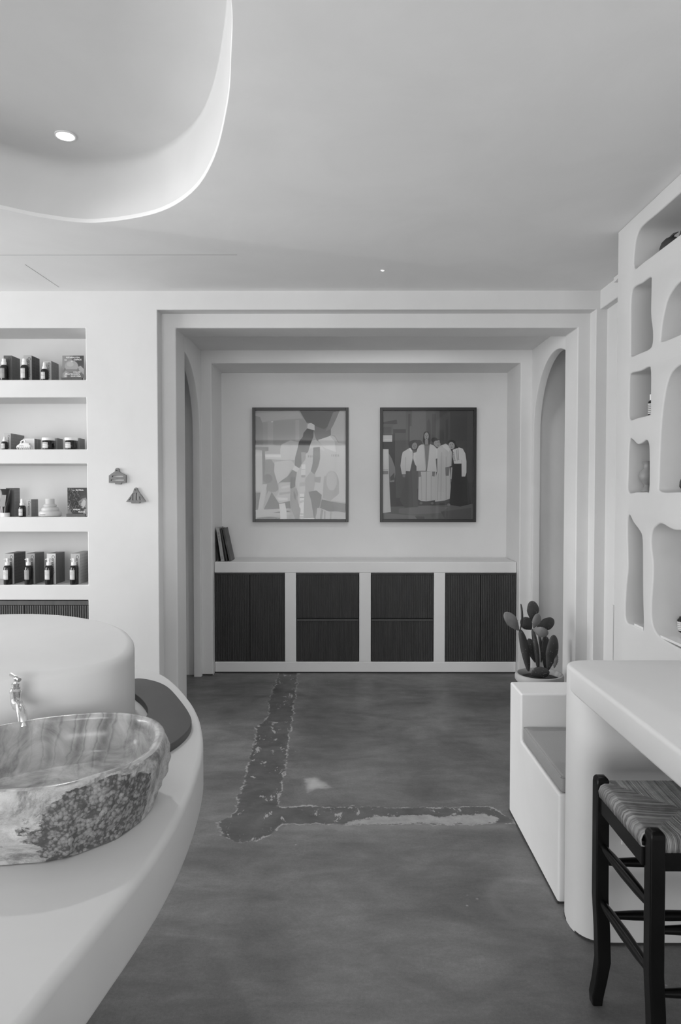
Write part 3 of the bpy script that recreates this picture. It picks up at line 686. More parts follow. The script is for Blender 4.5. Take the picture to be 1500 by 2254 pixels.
PIC1 = [(146,rect(138,157,1325,1580)),  # print shapes, with window reflections on the glass painted among them
 (158,[(138,190),(700,157),(760,257),(480,275),(138,320)]),(132,[(138,225),(200,240),(235,330),(240,640),(138,640)]),(140,[(235,310),(760,262),(812,322),(790,420),(720,560),(560,545),(470,620),(240,630)]),
 (150,rect(300,290,372,625)),(152,rect(664,280,715,560)),(205,[(340,300),(375,296),(360,312)]),
 (104,[(720,157),(1245,157),(1215,240),(1160,350),(1130,400),(1130,480),(1030,520),(960,560),(930,520),(905,420),(920,350),(860,320),(815,322),(770,250)]),
 (86,[(725,165),(1235,170),(1180,300),(1040,400),(930,360),(860,318),(815,310),(775,245)]),(118,[(1160,180),(1245,160),(1140,390),(1060,430)]),
 (160,[(1130,475),(1180,480),(1250,590),(1325,600),(1325,157),(1248,157),(1160,350),(1130,400)]),
 (70,[(138,628),(310,632),(310,680),(262,690),(270,860),(265,960),(235,1100),(228,760),(225,675),(138,665)]),
 (165,rect(138,690,222,1210)),(174,rect(138,720,222,745)),(178,[(262,720),(480,722),(570,745),(610,775),(560,800),(270,790)]),(235,ell(430,750,95,17)),(205,rect(268,735,360,765)),
 (100,[(270,800),(340,790),(390,860),(380,940),(430,1120),(440,1190),(400,1220),(300,1220),(230,1120),(262,960)]),(64,ell(300,1045,62,60,18,-.6)),
 (172,[(390,830),(600,800),(655,860),(640,900),(600,940),(560,1010),(430,1110),(385,960)]),
 (176,[(480,600),(600,545),(720,570),(680,700),(655,800),(480,790),(460,680)]),
 (170,[(660,900),(740,890),(800,700),(840,620),(920,540),(1000,560),(1130,478),(1180,500),(1220,570),(1325,600),(1325,1360),(1180,1340),(1040,1320),(940,1230),(830,1220),(870,1300),(900,1480),(910,1578),(700,1578),(700,1240),(660,1100)]),
 (182,[(880,550),(930,540),(1010,600),(1050,700),(1000,660),(900,640),(830,660)]),(186,[(960,540),(1120,490),(1180,560),(1200,700),(1040,640)]),
 (142,[(790,1050),(860,960),(930,990),(930,1060),(900,1230),(830,1220),(870,1300),(900,1480),(910,1578),(770,1578),(780,1250)]),
 (150,ell(1140,1120,100,180)),(138,[(1040,1010),(1230,1030),(1240,1240),(1120,1340),(1020,1300)]),(160,ell(1140,1080,70,120)),(125,[(910,1025),(1000,1020),(990,1100),(915,1090)]),
 (84,[(900,640),(985,630),(990,780),(960,900),(915,990),(865,950),(890,850)]),(98,[(905,690),(985,700),(985,740),(905,735)]),
 (64,[(820,388),(905,410),(900,500),(860,600),(830,700),(800,720),(740,860),(715,912),(655,870),(660,770),(690,660),(712,560),(760,500),(770,450)]),
 (184,[(825,335),(870,322),(915,345),(918,415),(820,390)]),(200,[(830,330),(870,320),(910,340),(870,328)]),(44,rect(712,610,795,670)),(130,[(740,700),(798,700),(800,790),(745,860)]),
 (186,[(650,872),(718,912),(685,960),(622,930)]),
 (80,[(625,935),(682,962),(670,1050),(600,1090),(470,1092),(440,1110),(480,1070),(560,1020)]),
 (165,[(450,1110),(590,1095),(600,1180),(590,1330),(500,1365),(430,1360),(400,1290),(440,1240)]),(182,[(480,1150),(585,1130),(585,1160),(480,1180)]),(135,[(450,1230),(590,1215),(590,1240),(450,1262)]),(190,[(420,1290),(560,1300),(560,1330),(440,1335)]),
 (40,[(600,1030),(640,1012),(665,1050),(660,1150),(620,1180),(595,1170)]),
 (118,[(598,1180),(640,1160),(680,1180),(700,1240),(680,1300),(715,1400),(730,1470),(715,1578),(660,1578),(610,1450),(596,1300)]),(70,[(640,1200),(670,1260),(665,1330),(640,1290)]),
 (205,rect(745,860,795,920)),(188,rect(738,930,795,1000)),(130,rect(740,1000,795,1030)),(176,rect(730,1100,792,1215)),(150,[(720,1100),(795,1085),(790,1140),(715,1150)]),
 (208,[(722,1245),(782,1243),(775,1328),(718,1335)]),(206,[(722,1368),(775,1355),(768,1535),(718,1535),(735,1440),(708,1410)]),(120,rect(720,1285,778,1296)),(130,rect(724,1505,768,1515)),
 (46,[(138,1230),(220,1230),(180,1455),(138,1455)]),(52,[(290,1210),(350,1220),(420,1330),(450,1370),(590,1340),(600,1440),(250,1450)]),
 (165,[(228,1118),(290,1118),(232,1450),(170,1455),(200,1250)]),(140,[(300,1210),(350,1222),(300,1340),(250,1440),(240,1400)]),
 (158,[(138,1455),(560,1435),(610,1440),(400,1490),(600,1495),(610,1520),(320,1540),(150,1560)]),(60,[(360,1490),(560,1465),(600,1480),(450,1495)]),(70,[(150,1560),(320,1545),(460,1560),(460,1580),(150,1580)]),
 (188,[(445,1378),(525,1365),(545,1470),(550,1580),(465,1580),(460,1480)]),
 (62,[(835,1220),(940,1200),(1010,1260),(1000,1330),(975,1440),(920,1560),(905,1560),(870,1330)]),(50,[(900,1240),(1000,1250),(1000,1300),(910,1300)]),
 (52,[(1010,1320),(1150,1350),(1190,1470),(1100,1480),(985,1430)]),(82,[(1150,1350),(1325,1375),(1325,1490),(1185,1470)]),
 (160,[(985,1430),(1100,1475),(1325,1495),(1325,1580),(930,1580),(950,1430)]),(100,[(930,1430),(942,1430),(925,1580),(912,1580)]),(110,[(1000,1440),(1030,1460),(1010,1580),(985,1580)]),(125,[(1040,1470),(1060,1470),(1058,1580),(1040,1580)]),(130,[(1120,1482),(1140,1484),(1136,1580),(1118,1580)]),
 (200,[(730,1565),(900,1560),(925,1578),(730,1578)])]
PIC1 += [(110,rect(830+i*24,742,840+i*24,768)) for i in range(7) if i != 3] + [(128,rect(1140+i*22,730,1148+i*22,760)) for i in range(5)] + [(110,rect(945,872,962,892))]
PIC2 = [(58,rect(140,157,1325,1580)),(92,rect(140,157,470,400)),(84,rect(440,157,880,1180)),(98,rect(520,157,700,640)),(74,rect(780,200,830,600)),(66,rect(470,200,500,600)),(70,[(715,300),(740,260),(760,330),(770,560),(715,560)]),
 (96,rect(490,360,530,560)),(60,rect(880,157,1325,1100)),(66,rect(1240,157,1325,1100)),(56,rect(900,220,1240,560)),
 (64,[(140,310),(320,275),(330,330),(140,360)]),(84,rect(140,330,275,470)),(72,rect(140,370,250,460)),(52,rect(140,470,300,900)),(170,rect(142,478,262,566)),(225,rect(142,538,258,546)),
 (78,rect(300,450,440,1300)),(62,[(220,900),(300,880),(320,1480),(240,1500)]),
 (90,[(140,1420),(1325,1380),(1325,1580),(140,1580)]),(104,[(350,1440),(700,1400),(1000,1420),(900,1500),(500,1520),(350,1500)]),(110,[(160,1500),(560,1530),(680,1575),(160,1578)]),(76,[(900,1480),(1300,1430),(1300,1575),(950,1575)]),(70,[(560,1540),(680,1545),(690,1578),(590,1578)]),
 (185,[(142,662),(215,662),(222,1000),(235,1300),(248,1485),(142,1500)]),(120,rect(142,945,212,990)),(160,rect(142,925,212,936)),
 (118,[(218,715),(260,790),(300,900),(305,980),(290,1090),(230,1095),(220,900)]),(70,[(235,1030),(290,970),(295,1060),(240,1075)]),
 # left figure
 (50,ell(560,610,85,70)),(60,ell(610,600,50,60)),(44,ell(520,590,40,40)),(125,ell(553,620,34,46,18,.2)),(80,ell(545,622,8,5)),(80,ell(566,618,7,4)),(92,ell(556,645,12,5)),
 (74,[(440,945),(600,940),(590,1200),(600,1420),(430,1430),(360,1330),(430,1100)]),(62,[(490,940),(520,940),(540,1420),(480,1425)]),(66,[(520,800),(560,830),(600,940),(500,940)]),
 (182,[(440,675),(490,645),(530,700),(530,780),(495,950),(440,945),(440,988),(390,990),(370,880),(385,760),(400,700)]),(162,[(432,760),(444,770),(440,945),(436,945)]),(185,[(540,710),(580,700),(590,900),(560,860),(535,780)]),(112,[(398,992),(436,992),(432,1030),(400,1028)]),
 (200,[(480,655),(500,645),(530,690),(500,690)]),
 # tall centre figure
 (36,[(672,450),(690,430),(730,430),(752,470),(760,560),(740,620),(690,620),(660,560)]),(138,ell(709,492,29,50)),(85,ell(698,482,7,4)),(85,ell(722,482,7,4)),(100,ell(709,500,5,10)),(80,ell(709,522,11,5)),(125,[(690,540),(730,540),(732,615),(690,615)]),
 (90,[(655,600),(760,600),(760,900),(655,930)]),(110,[(668,615),(752,615),(735,820),(705,930),(690,860)]),
 (180,[(640,600),(672,600),(680,760),(695,880),(700,945),(580,945),(578,800),(562,760),(590,660),(610,620)]),(184,[(756,595),(800,610),(850,660),(855,780),(830,790),(845,960),(715,950),(730,820)]),(168,[(670,610),(680,600),(705,930),(695,930)]),(168,[(748,610),(760,600),(740,800),(722,930)]),
 (176,[(610,955),(835,955),(830,1330),(705,1345),(640,1340),(603,1320)]),(140,[(704,960),(714,960),(712,1340),(702,1340)]),(160,[(640,1000),(648,1000),(655,1330),(645,1330)]),(158,[(770,1000),(778,1000),(775,1330),(768,1330)]),
 (105,[(600,945),(635,945),(640,1020),(610,1025)]),(110,[(785,955),(822,955),(815,1020),(785,1015)]),
 # third figure, head on the shoulder
 (172,[(850,650),(900,610),(960,590),(1010,630),(1040,700),(1035,880),(1010,890),(1028,1150),(1015,1310),(950,1335),(822,1350),(826,1050),(850,960)]),(158,[(900,700),(910,700),(905,1320),(893,1320)]),(156,[(960,760),(968,760),(975,1320),(962,1320)]),(150,[(860,980),(868,980),(858,1330),(850,1330)]),(186,[(910,610),(980,600),(1020,660),(1000,700),(930,640)]),
 (160,[(1025,900),(1055,900),(1048,1055),(1020,1050)]),(100,[(955,900),(1010,890),(1000,1010),(960,1010)]),(105,[(1022,1055),(1046,1055),(1040,1090),(1026,1088)]),
 (40,ell(815,545,45,36,18,.3)),(36,ell(855,560,34,30)),(142,ell(848,592,48,38,18,.7)),(88,ell(832,580,7,4,12,.6)),(88,ell(858,572,7,4,12,.6)),(95,ell(858,610,11,5,12,.6)),(130,[(850,540),(880,545),(885,570),(860,560)]),
 # right figure
 (34,[(1050,850),(1170,850),(1230,980),(1290,1380),(1150,1415),(1010,1390),(1035,1100)]),(28,[(1060,860),(1160,860),(1190,1380),(1060,1400)]),(50,[(1230,990),(1260,1100),(1280,1370),(1250,1380)]),(26,[(1120,1080),(1195,1080),(1195,1120),(1120,1125)]),
 (192,[(1050,670),(1130,640),(1180,655),(1215,720),(1230,820),(1230,970),(1215,1020),(1170,1020),(1168,850),(1070,852),(1048,760)]),(170,[(1165,800),(1172,800),(1172,1018),(1168,1018)]),
 (30,ell(1035,580,52,40)),(34,[(1070,570),(1105,620),(1125,650),(1085,650),(1060,610)]),(150,ell(1035,615,40,48,18,-.3)),(84,ell(1020,604,7,4)),(84,ell(1048,600,7,4)),(92,ell(1034,636,12,5)),
 (110,ell(1000,1390,22,18)),(100,ell(785,1370,20,16)),(96,ell(640,1370,20,16))]
for cxq, cyq, dx, dy, n in ((1050,690,18,138,11),(1062,700,22,128,10),(1100,680,10,135,11),(1118,670,12,142,11)):
    PIC2 += [(40,ell(cxq+dx*i/n, cyq+dy*i/n, 5, 4, 6)) for i in range(n)]
def picture(name, label, x0, x1, z0, z1, polys, dims, group):
    t = thing(name, ((x0+x1)/2, 5.985, z0), label, 'picture', group)
    fw = .0245; y1 = 5.999; y0 = 5.968
    m = MB()
    m.box(x0,x0+fw,y0,y1,z0,z1).box(x1-fw,x1,y0,y1,z0,z1).box(x0+fw,x1-fw,y0,y1,z0,z0+fw).box(x0+fw,x1-fw,y0,y1,z1-fw,z1)
    m.build('frame', M_black, t, bevel=.0015)
    a0,b0,a1,b1 = dims
    U = lambda a: x0+fw + (min(max(a,a0),a1)-a0)/(a1-a0)*(x1-x0-2*fw)
    V = lambda b: z1-fw - (min(max(b,b0),b1)-b0)/(b1-b0)*(z1-z0-2*fw)
    flat_print('printed_image', polys, U, V, 1.5, t, 5.992, .00008)
    MB().add([(x0+fw,5.976,z0+fw),(x1-fw,5.976,z0+fw),(x1-fw,5.976,z1-fw),(x0+fw,5.976,z1-fw)],[(0,1,2,3)]).build('glass', M_glass, t)
picture('framed_photograph', 'black framed photograph of a raised arm and loose white shirt, left of the two', -.790,.050,1.237,2.236, PIC1, (138,157,1325,1578), 'framed photographs in the alcove')
picture('framed_photograph', 'black framed photograph of four people in pale clothes standing together, right of the two', .326,1.166,1.237,2.236, PIC2, (140,157,1318,1580), 'framed photographs in the alcove')
# ------------------------------------------------------------------ books on the sideboard
def book(xb, xt, th, h, dep, yf, cmat, label, pages=True):
    t = thing('book', (xb, yf+dep/2, .923), label, 'book', 'books leaning in the alcove corner')
    ang = -math.asin((xb-xt)/h); c, s = math.cos(ang), math.sin(ang)
    def P(a,y,z): return (xb + a*c + z*s, y, .9235 + (-a*s if a<0 else 0) + z*c - a*s*(0 if a<0 else 1) )
    def bx(a0,a1,y0,y1,z0,z1):
        return [P(a0,y0,z0),P(a1,y0,z0),P(a1,y1,z0),P(a0,y1,z0),P(a0,y0,z1),P(a1,y0,z1),P(a1,y1,z1),P(a0,y1,z1)]
    Fq=[(0,3,2,1),(4,5,6,7),(0,1,5,4),(1,2,6,5),(2,3,7,6),(3,0,4,7)]
    m = MB()
    m.add(bx(0,.003,yf,yf+dep,0,h),Fq).add(bx(th-.003,th,yf,yf+dep,0,h),Fq).add(bx(.003,th-.003,yf,yf+.003,0,h),Fq)
    m.build('cover', cmat, t)
    MB().add(bx(.0032,th-.0032,yf+.004,yf+dep-.004,.004,h-.004),Fq).build('pages', M_white, t)
    return t, P
M_bk1 = plain('book_pale', .36, .6); M_bk2 = plain('book_dark', .03, .5); M_bk3 = plain('book_cover_grey', .07, .5, noise=.6, scale=14)
t, P = book(-1.036,-1.057,.004,.24,.17,5.66,M_bk2,'thin black book nearest the recess wall, mostly in shadow')
t, P = book(-1.012,-1.052,.027,.282,.19,5.655,M_bk1,'pale book with printed spine, leaning left in the alcove corner')
m = MB()
for z in [.02,.03,.04,.17,.178,.186,.2,.208,.225,.232,.24]: m.add([P(.007,5.6535,z),P(.02,5.6535,z),P(.02,5.6535,z+.004),P(.007,5.6535,z+.004)],[(0,1,2,3)])
m.build('spine_lettering', M_inkl, t, kind='stuff')
t, P = book(-.970,-1.020,.012,.278,.185,5.66,M_bk2,'thin dark book between the pale book and the grey-covered book')
t, P = book(-.945,-1.004,.016,.280,.19,5.665,M_bk3,'grey-covered book leaning outermost at right of the alcove books')
# ------------------------------------------------------------------ cactus
def cactus():
    Y = 4.42; X = px(1188,1478,Y).x
    t = thing('potted_cactus', (X,Y,0), 'prickly pear cactus in a pale clay pot on the floor beside the alcove', 'plant')
    r = .153; H = .325
    MB().lathe([(.0,0),(.108,0),(.112,.004),(.138,.255),(.139,.272),(.151,.275),(.155,.284),(.155,.305),(.150,.318),(.140,.32),(.135,.312),(.130,.30),(.128,.285)], (X,Y,0), 48, close=False).build('pot', M_pot, t, smooth=50)
    s = MB(); s.lathe([(.129,.285),(.11,.292),(.07,.297),(0,.3)], (X,Y,0), 48, close=False); s.build('soil', M_soil, t, smooth=60)
    def zp(a, b, dy=0): return px(1100+a/9.375, 1300+b/9.375, Y+dy)
    M_cact.node_tree.nodes['Principled BSDF'].inputs['Roughness'].default_value = .6
    def pad(name, base, tip, width, dy=0, yaw=0, mat=M_cact, thick=.013, w0=.35, dyt=None):
        """flat oval pad from base to tip (zoom coords of the plant), width in the same units"""
        B = zp(*base, dy); T = zp(*tip, dy if dyt is None else dyt); ax = (T-B); L_ = ax.length; ax.normalize()
        side = ax.cross(Vector((0,1,0))).normalized(); side = Matrix.Rotation(yaw,3,ax) @ side; nrm = ax.cross(side).normalized()
        W = width*.316e-3/2*1.12/max(.45,abs(math.cos(yaw)))
        vs=[]; fs=[]; nr=16; nc=20
        for i in range(nr+1):
            u = (1-math.cos(math.pi*i/nr))/2
            prof = (1-abs(2*u**.85-1)**2.4)**.47 if 0<i<nr else 0
            prof = prof*(w0+(1-w0)*min(1,u*1.9))
            if i==0: prof=.18
            if i==nr: prof=.12
            for k in range(nc):
                a = 2*math.pi*k/nc
                wob = 1+.03*math.sin(3*a+u*7)
                p = B+ax*L_*u + side*math.cos(a)*W*prof*wob + nrm*math.sin(a)*thick*(prof**.5)*.8 + nrm*.012*math.sin(u*3)
                vs.append(p)
        for i in range(nr):
            for k in range(nc): l=(k+1)%nc; fs.append((i*nc+k,i*nc+l,(i+1)*nc+l,(i+1)*nc+k))
        fs.append(tuple(range(nc))[::-1]); fs.append(tuple(nr*nc+k for k in range(nc)))
        o = MB().add(vs,fs).build('pad', mat, t, smooth=70)
        # spine clusters along the rim and in rows on the face, joined as one part of the pad
        m = MB(); rnd = random.Random(int(base[0]*7+tip[1]))
        for q in range(26):
            u = rnd.uniform(.12,.97); a = rnd.uniform(-1,1)
            prof=(math.sin(math.pi*min(1,u**.8*.97+.015)))**.62*(w0+(1-w0)*min(1,u*1.9))
            if q<14: a = 1 if q%2 else -1
            p = B+ax*L_*u+side*a*W*prof*.98 - nrm*thick*.8*math.sqrt(max(0,1-a*a))*prof**.5*(1 if nrm.y>0 else -1) + nrm*.012*math.sin(u*3)
            d_ = (side*a - nrm*.4*(1 if nrm.y>0 else -1)).normalized()*.006
            m.tube([p-d_*.3,p+d_], [.0016,.0004], 4)
        m.build('spines', M_cactl, o, kind='stuff')
    pad('p',(1130,1600),(1170,1290),85,-.05,0,M_cactl)
    pad('p',(860,1480),(810,930),75,.06,1.2)
    pad('p',(950,1640),(940,935),220,.05,.4)
    pad('p',(740,1480),(600,990),200,.03,.2)
    pad('p',(600,1660),(425,800),165,-.02,.3, thick=.022, w0=.6)
    pad('p',(800,1620),(680,790),100,-.01,.3, thick=.02, w0=.7)
    pad('p',(1000,1650),(1125,915),235,-.05,.15, thick=.018)
    pad('p',(425,830),(437,275),55,-.01,1.2, thick=.008)
    pad('p',(400,820),(110,450),215,-.03,0,M_cactl)
    pad('p',(660,800),(460,575),235,.03,.1)
    pad('p',(690,640),(670,212),235,.0,.1)
    pad('p',(700,770),(800,475),165,-.04,.1,M_cactl)
    pad('p',(760,790),(1125,600),235,.03,0)
    pad('p',(690,790),(1010,890),190,-.05,.1,M_cactl,dyt=-.09)
    pad('p',(830,1800),(840,1570),330,-.085,0, thick=.012,w0=.9)
cactus()
# ------------------------------------------------------------------ wall ornaments
def ornament(pts, holes, ox, oy, label):
    def c(p): q = px(220+p[0]/12.5, 1010+p[1]/12.5, Y0-.01); return (q.x, q.z)
    O = [c(p) for p in pts]; Hs = [[c(p) for p in h] for h in holes]
    cx = sum(p[0] for p in O)/len(O); cz = min(p[1] for p in O)
    t = thing('wall_ornament', (cx,Y0-.01,cz), label, 'wall ornament', 'clay ornaments on the plaster wall')
    slab_obj('plaque', [O]+Hs, .014, lambda a,b,h: Vector((a,Y0-.001-h,b)), M_orn, t, bevel=.0015)
    q = c((ox,oy)); MB().tube([(q[0],Y0-.001,q[1]),(q[0],Y0-.019,q[1])],[.002,.0035],10).build('nail', M_ink, t)
ornament([(420,300),(440,262),(480,252),(520,265),(535,300),(545,360),(640,410),(725,445),(730,500),(728,655),(600,660),(580,700),(430,700),(415,660),(250,660),(250,460),(330,400),(410,350)],
         [[(350,465),(500,455),(645,465),(648,495),(500,503),(345,500)],[(315,570),(500,562),(665,570),(665,600),(500,606),(310,605)]],467,320,'dark clay wall ornament with two horizontal slots, upper left of the pair')
ornament([(940,830),(960,800),(990,788),(1030,805),(1045,850),(1080,915),(1160,1020),(1270,1180),(1105,1185),(1100,1222),(870,1222),(862,1185),(720,1185),(830,1040),(915,920)],
         [[(800,1140),(865,1050),(862,1135)],[(905,960),(950,950),(945,1140),(905,1140)],[(1005,930),(1050,950),(1055,1140),(1005,1140)],[(1090,1030),(1180,1135),(1105,1140)]],975,852,'dark clay triangular wall ornament with four vertical slots, lower right of the pair')
# ------------------------------------------------------------------ products on the shelves
def lines_on(m, x0, x1, y, z0, z1, n):
    for i in range(n):
        z = z1-(z1-z0)*(i+.5)/n; l = random.uniform(.5,.95); m.add([(x0,y,z),(x0+(x1-x0)*l,y,z),(x0+(x1-x0)*l,y,z+.0016),(x0,y,z+.0016)],[(0,1,2,3)])
    return m
def curved_label(m, r, z0, z1, a0, a1, n=8):
    vs=[]
    for i in range(n+1):
        a = a0+(a1-a0)*i/n; vs += [(r*math.cos(a), r*math.sin(a), z0),(r*math.cos(a), r*math.sin(a), z1)]
    return m.add(vs,[(2*i,2*i+2,2*i+3,2*i+1) for i in range(n)])
LA0, LA1 = R(-135), R(-45)       # label span: turned a little to the left, as in the photo
def bottle(kind, label, lm, group):
    t = thing({'pump':'pump_bottle','tall':'serum_bottle','small':'small_bottle','dropper':'dropper_bottle'}[kind], (0,0,0), label, 'bottle', group)
    r, hb = {'pump':(.0255,.123),'tall':(.0235,.098),'small':(.0215,.073),'dropper':(.0185,.052)}[kind]
    s = {'pump':.02,'tall':.016,'small':.012,'dropper':.01}[kind]
    MB().lathe([(0,0),(r-.002,0),(r,.003),(r,hb-s),(r*.92,hb-s*.45),(r*.62,hb-s*.05),(r*.42,hb),(r*.42,hb+.004),(0,hb+.004)],(0,0,0),32,close=False).build('glass_body', M_glassb, t, smooth=45)
    z0, z1 = {'pump':(.033,.094),'tall':(.013,.076),'small':(.008,.052),'dropper':(.006,.038)}[kind]
    curved_label(MB(), r+.0004, z0, z1, R(-150), R(-62), 10).build('label_sticker', lm, t, smooth=60)
    m = MB()
    for zz in (z1-.004, (z0+z1)/2, z0+.003): curved_label(m, r+.0007, zz, zz+.0015, R(-146), R(-66), 8)
    for k in range(4): curved_label(m, r+.0007, z1-.014-k*.004, z1-.0128-k*.004, R(-138), R(-138+30+random.random()*30), 4)
    m.build('label_print', M_inkl, t, kind='stuff')
    if kind == 'pump':
        MB().lathe([(.0,0),(.0155,0),(.0155,.018),(.014,.02),(0,.02)],(0,0,hb),28,close=False).build('cap', M_white, t, smooth=40)
        p = MB(); p.lathe([(.0065,0),(.0065,.012),(.0095,.013),(.0095,.024),(.008,.026),(0,.026)],(0,0,hb+.019),20,close=False)
        p.tube([(0,0,hb+.040),(-.012,-.004,hb+.040),(-.021,-.007,hb+.037)],[.0045,.004,.003],10).build('pump_head', M_white, t, smooth=45)
    elif kind in ('tall','small'):
        MB().lathe([(0,0),(.0145,0),(.0145,.013 if kind=='tall' else .014),(.0105,.016),(.010,.031),(.0075,.042),(0,.043)] if kind=='small' else [(0,0),(.0155,0),(.0155,.020),(.0125,.022),(.012,.036),(.0105,.040),(0,.041)],(0,0,hb),28,close=False).build('cap', M_white, t, smooth=40)
    else:
        MB().lathe([(0,0),(.0115,0),(.0115,.012),(.0065,.014),(.0055,.026),(.003,.031),(0,.0315)],(0,0,hb),24,close=False).build('dropper_cap', M_white, t, smooth=40)
    return t
def carton(w_, d_, h, label, front=.5, side=.3, name='product_carton', group='product cartons on the shelves', lett=True):
    """one carton, front face towards -Y, origin at its base front centre"""
    mf = plain('carton_front', front, .55); ms = plain('carton_side', side, .6, noise=.06, scale=30)
    t = thing(name, (0,0,0), label, 'box', group)
    m = MB(); m.box(-w_/2,w_/2,0,d_,0,h)
    m.mi = [1,1,0,1,0,1]
    m.build('body', [mf, ms], t, bevel=.0006, seg=1)
    g = MB()
    for k in range(int(h/.02)):
        z = h-.012-k*.02
        for j in range(2):
            y = d_*(.12+.44*j); g.add([(w_/2+.0005,y,z),(w_/2+.0005,y+d_*.34,z),(w_/2+.0005,y+d_*.34,z+.0015),(w_/2+.0005,y,z+.0015)],[(0,1,2,3)])
            g.add([(w_/2+.0005,y,z-.005),(w_/2+.0005,y+d_*.22,z-.005),(w_/2+.0005,y+d_*.22,z-.004),(w_/2+.0005,y,z-.004)],[(0,1,2,3)])
    g.build('side_print', M_inkl if side > .12 else M_ink, t, kind='stuff', fixn=False)
    if lett:
        vs, fs, tw = text_verts('Ceremonia'); sc = min(.8*h/tw, .028)
        # reads downwards on the front face
        MB().add([(w_/2-.008-sc*.62+v[1]*sc, -.0006, h-.010-v[0]*sc) for v in vs], fs).build('lettering', M_ink, t, kind='stuff', fixn=False)
    return t
ZS = [2.21,1.771,1.341,.906]
def put(t, x, Y, z): t.location = (x, Y, z); return t
def bx_at(xpix, Y, ref=1083): return px(xpix, ref, Y).x
# shelf four: four pump bottles, each before a row of cartons
p4 = None
SH4 = [(17,31,57,3,.16,.10,'leftmost'),(63,77,99,2,.34,.30,'second from left'),(108,123,143,3,.5,.2,'third from left'),(163,176,204,3,.36,.42,'rightmost')]
for i,(bxp,fx,ex,n,fr,sd,pos) in enumerate(SH4):
    z = ZS[3]
    b = bottle('pump', 'dark pump bottle on the lowest product shelf, %s of four' % pos, M_labelg if i==1 else M_label, 'pump bottles on the lowest shelf')
    b.location = (bx_at(bxp,Y0+.035,1250), Y0+.035, z)
    yb = Y0+.052; xr = bx_at(fx,yb,1250)
    dtot = (xr/ bx_at(ex, yb, 1250))*yb - yb; dd = min(.07, max(.04, dtot/n))
    for j in range(n):
        nm = ['first','second','third'][j]
        t = carton(.058, dd-.0012, .197, '%s carton from the front in the row behind the %s pump bottle' % (nm, pos), [.42,.3,.62,.45][i], [.12,.2,.17,.42][i], group='tall cartons on the lowest shelf', lett=True)
        t.location = (xr-.029, yb+j*dd, z)
# shelf one
z = ZS[0]
for bxp, kind, lm, pos in ((9,'tall',M_labelg,'leftmost, with a grey label'),(54,'tall',M_label,'in the middle, with a pale label'),(98,'small',M_label,'shortest, beside the fruit card')):
    b = bottle(kind, 'dark bottle with white cap on the top shelf, %s' % pos, lm, 'bottles on the top shelf'); b.location = (bx_at(bxp,Y0+.03,800), Y0+.03, z)
for fx, n, fr, sd, h, lab in ((26,2,.08,.22,.162,'behind the leftmost bottle of the top shelf'),(70,2,.36,.09,.162,'behind the middle bottle of the top shelf'),(113,2,.42,.24,.128,'behind the short bottle of the top shelf'),(-20,2,.2,.22,.155,'at the cut left edge of the top shelf')):
    for j in range(n):
        t = carton(.052,.056,h,'%s carton %s' % (['front','rear'][j], lab), fr, sd, group='cartons on the top shelf'); yb = Y0+.045; t.location = (bx_at(fx,yb,800)-.026, yb+j*.058, z)
# shelf two
z = ZS[1]
b = bottle('dropper','little dropper bottle at the left of the second shelf',M_label,None); b.location=(bx_at(10,Y0+.03,970),Y0+.03,z)
for fx, n, w_, fr, sd, h, lett, lab in ((24,4,.042,.42,.27,.106,True,'behind the little dropper bottle'),(76,2,.072,.72,.24,.072,False,'behind the white claw clip'),(126,2,.06,.35,.2,.078,False,'behind the left jar'),(175,2,.06,.35,.2,.078,False,'behind the right jar')):
    for j in range(n):
        t = carton(w_,.045,h,'%s carton %s' % (['front','second','third','rear'][j if n>2 else (0 if j==0 else 3)], lab), fr, sd, group='cartons on the second shelf', lett=lett and j==0); yb = Y0+.05 + (.035 if w_==.06 else 0); t.location=(bx_at(fx,yb,970)-w_/2, yb+j*.047, z)
for xp, pos in ((107,'left'),(157,'right')):
    t = thing('cream_jar',(0,0,0),'wide dark jar with white lid on the second shelf, %s of the two' % pos,'jar','jars on the second shelf')
    MB().lathe([(0,0),(.035,0),(.037,.004),(.037,.05),(.034,.056),(.034,.06),(0,.06)],(0,0,0),36,close=False).build('glass_body',M_glassb,t,smooth=45)
    MB().lathe([(0,0),(.0405,0),(.0405,.015),(.039,.018),(0,.018)],(0,0,.058),36,close=False).build('lid',M_white,t,smooth=40)
    curved_label(MB(), .0374, .008, .045, R(-150), R(-76), 10).build('label_sticker',M_label,t,smooth=60)
    g = MB(); curved_label(g,.0377,.038,.0405,R(-146),R(-80),8); curved_label(g,.0377,.011,.0125,R(-146),R(-80),8); curved_label(g,.0377,.026,.0272,R(-140),R(-100),8); g.build('label_print',M_ink,t, kind='stuff')
    t.location=(bx_at(xp,Y0+.045,975),Y0+.045,z)
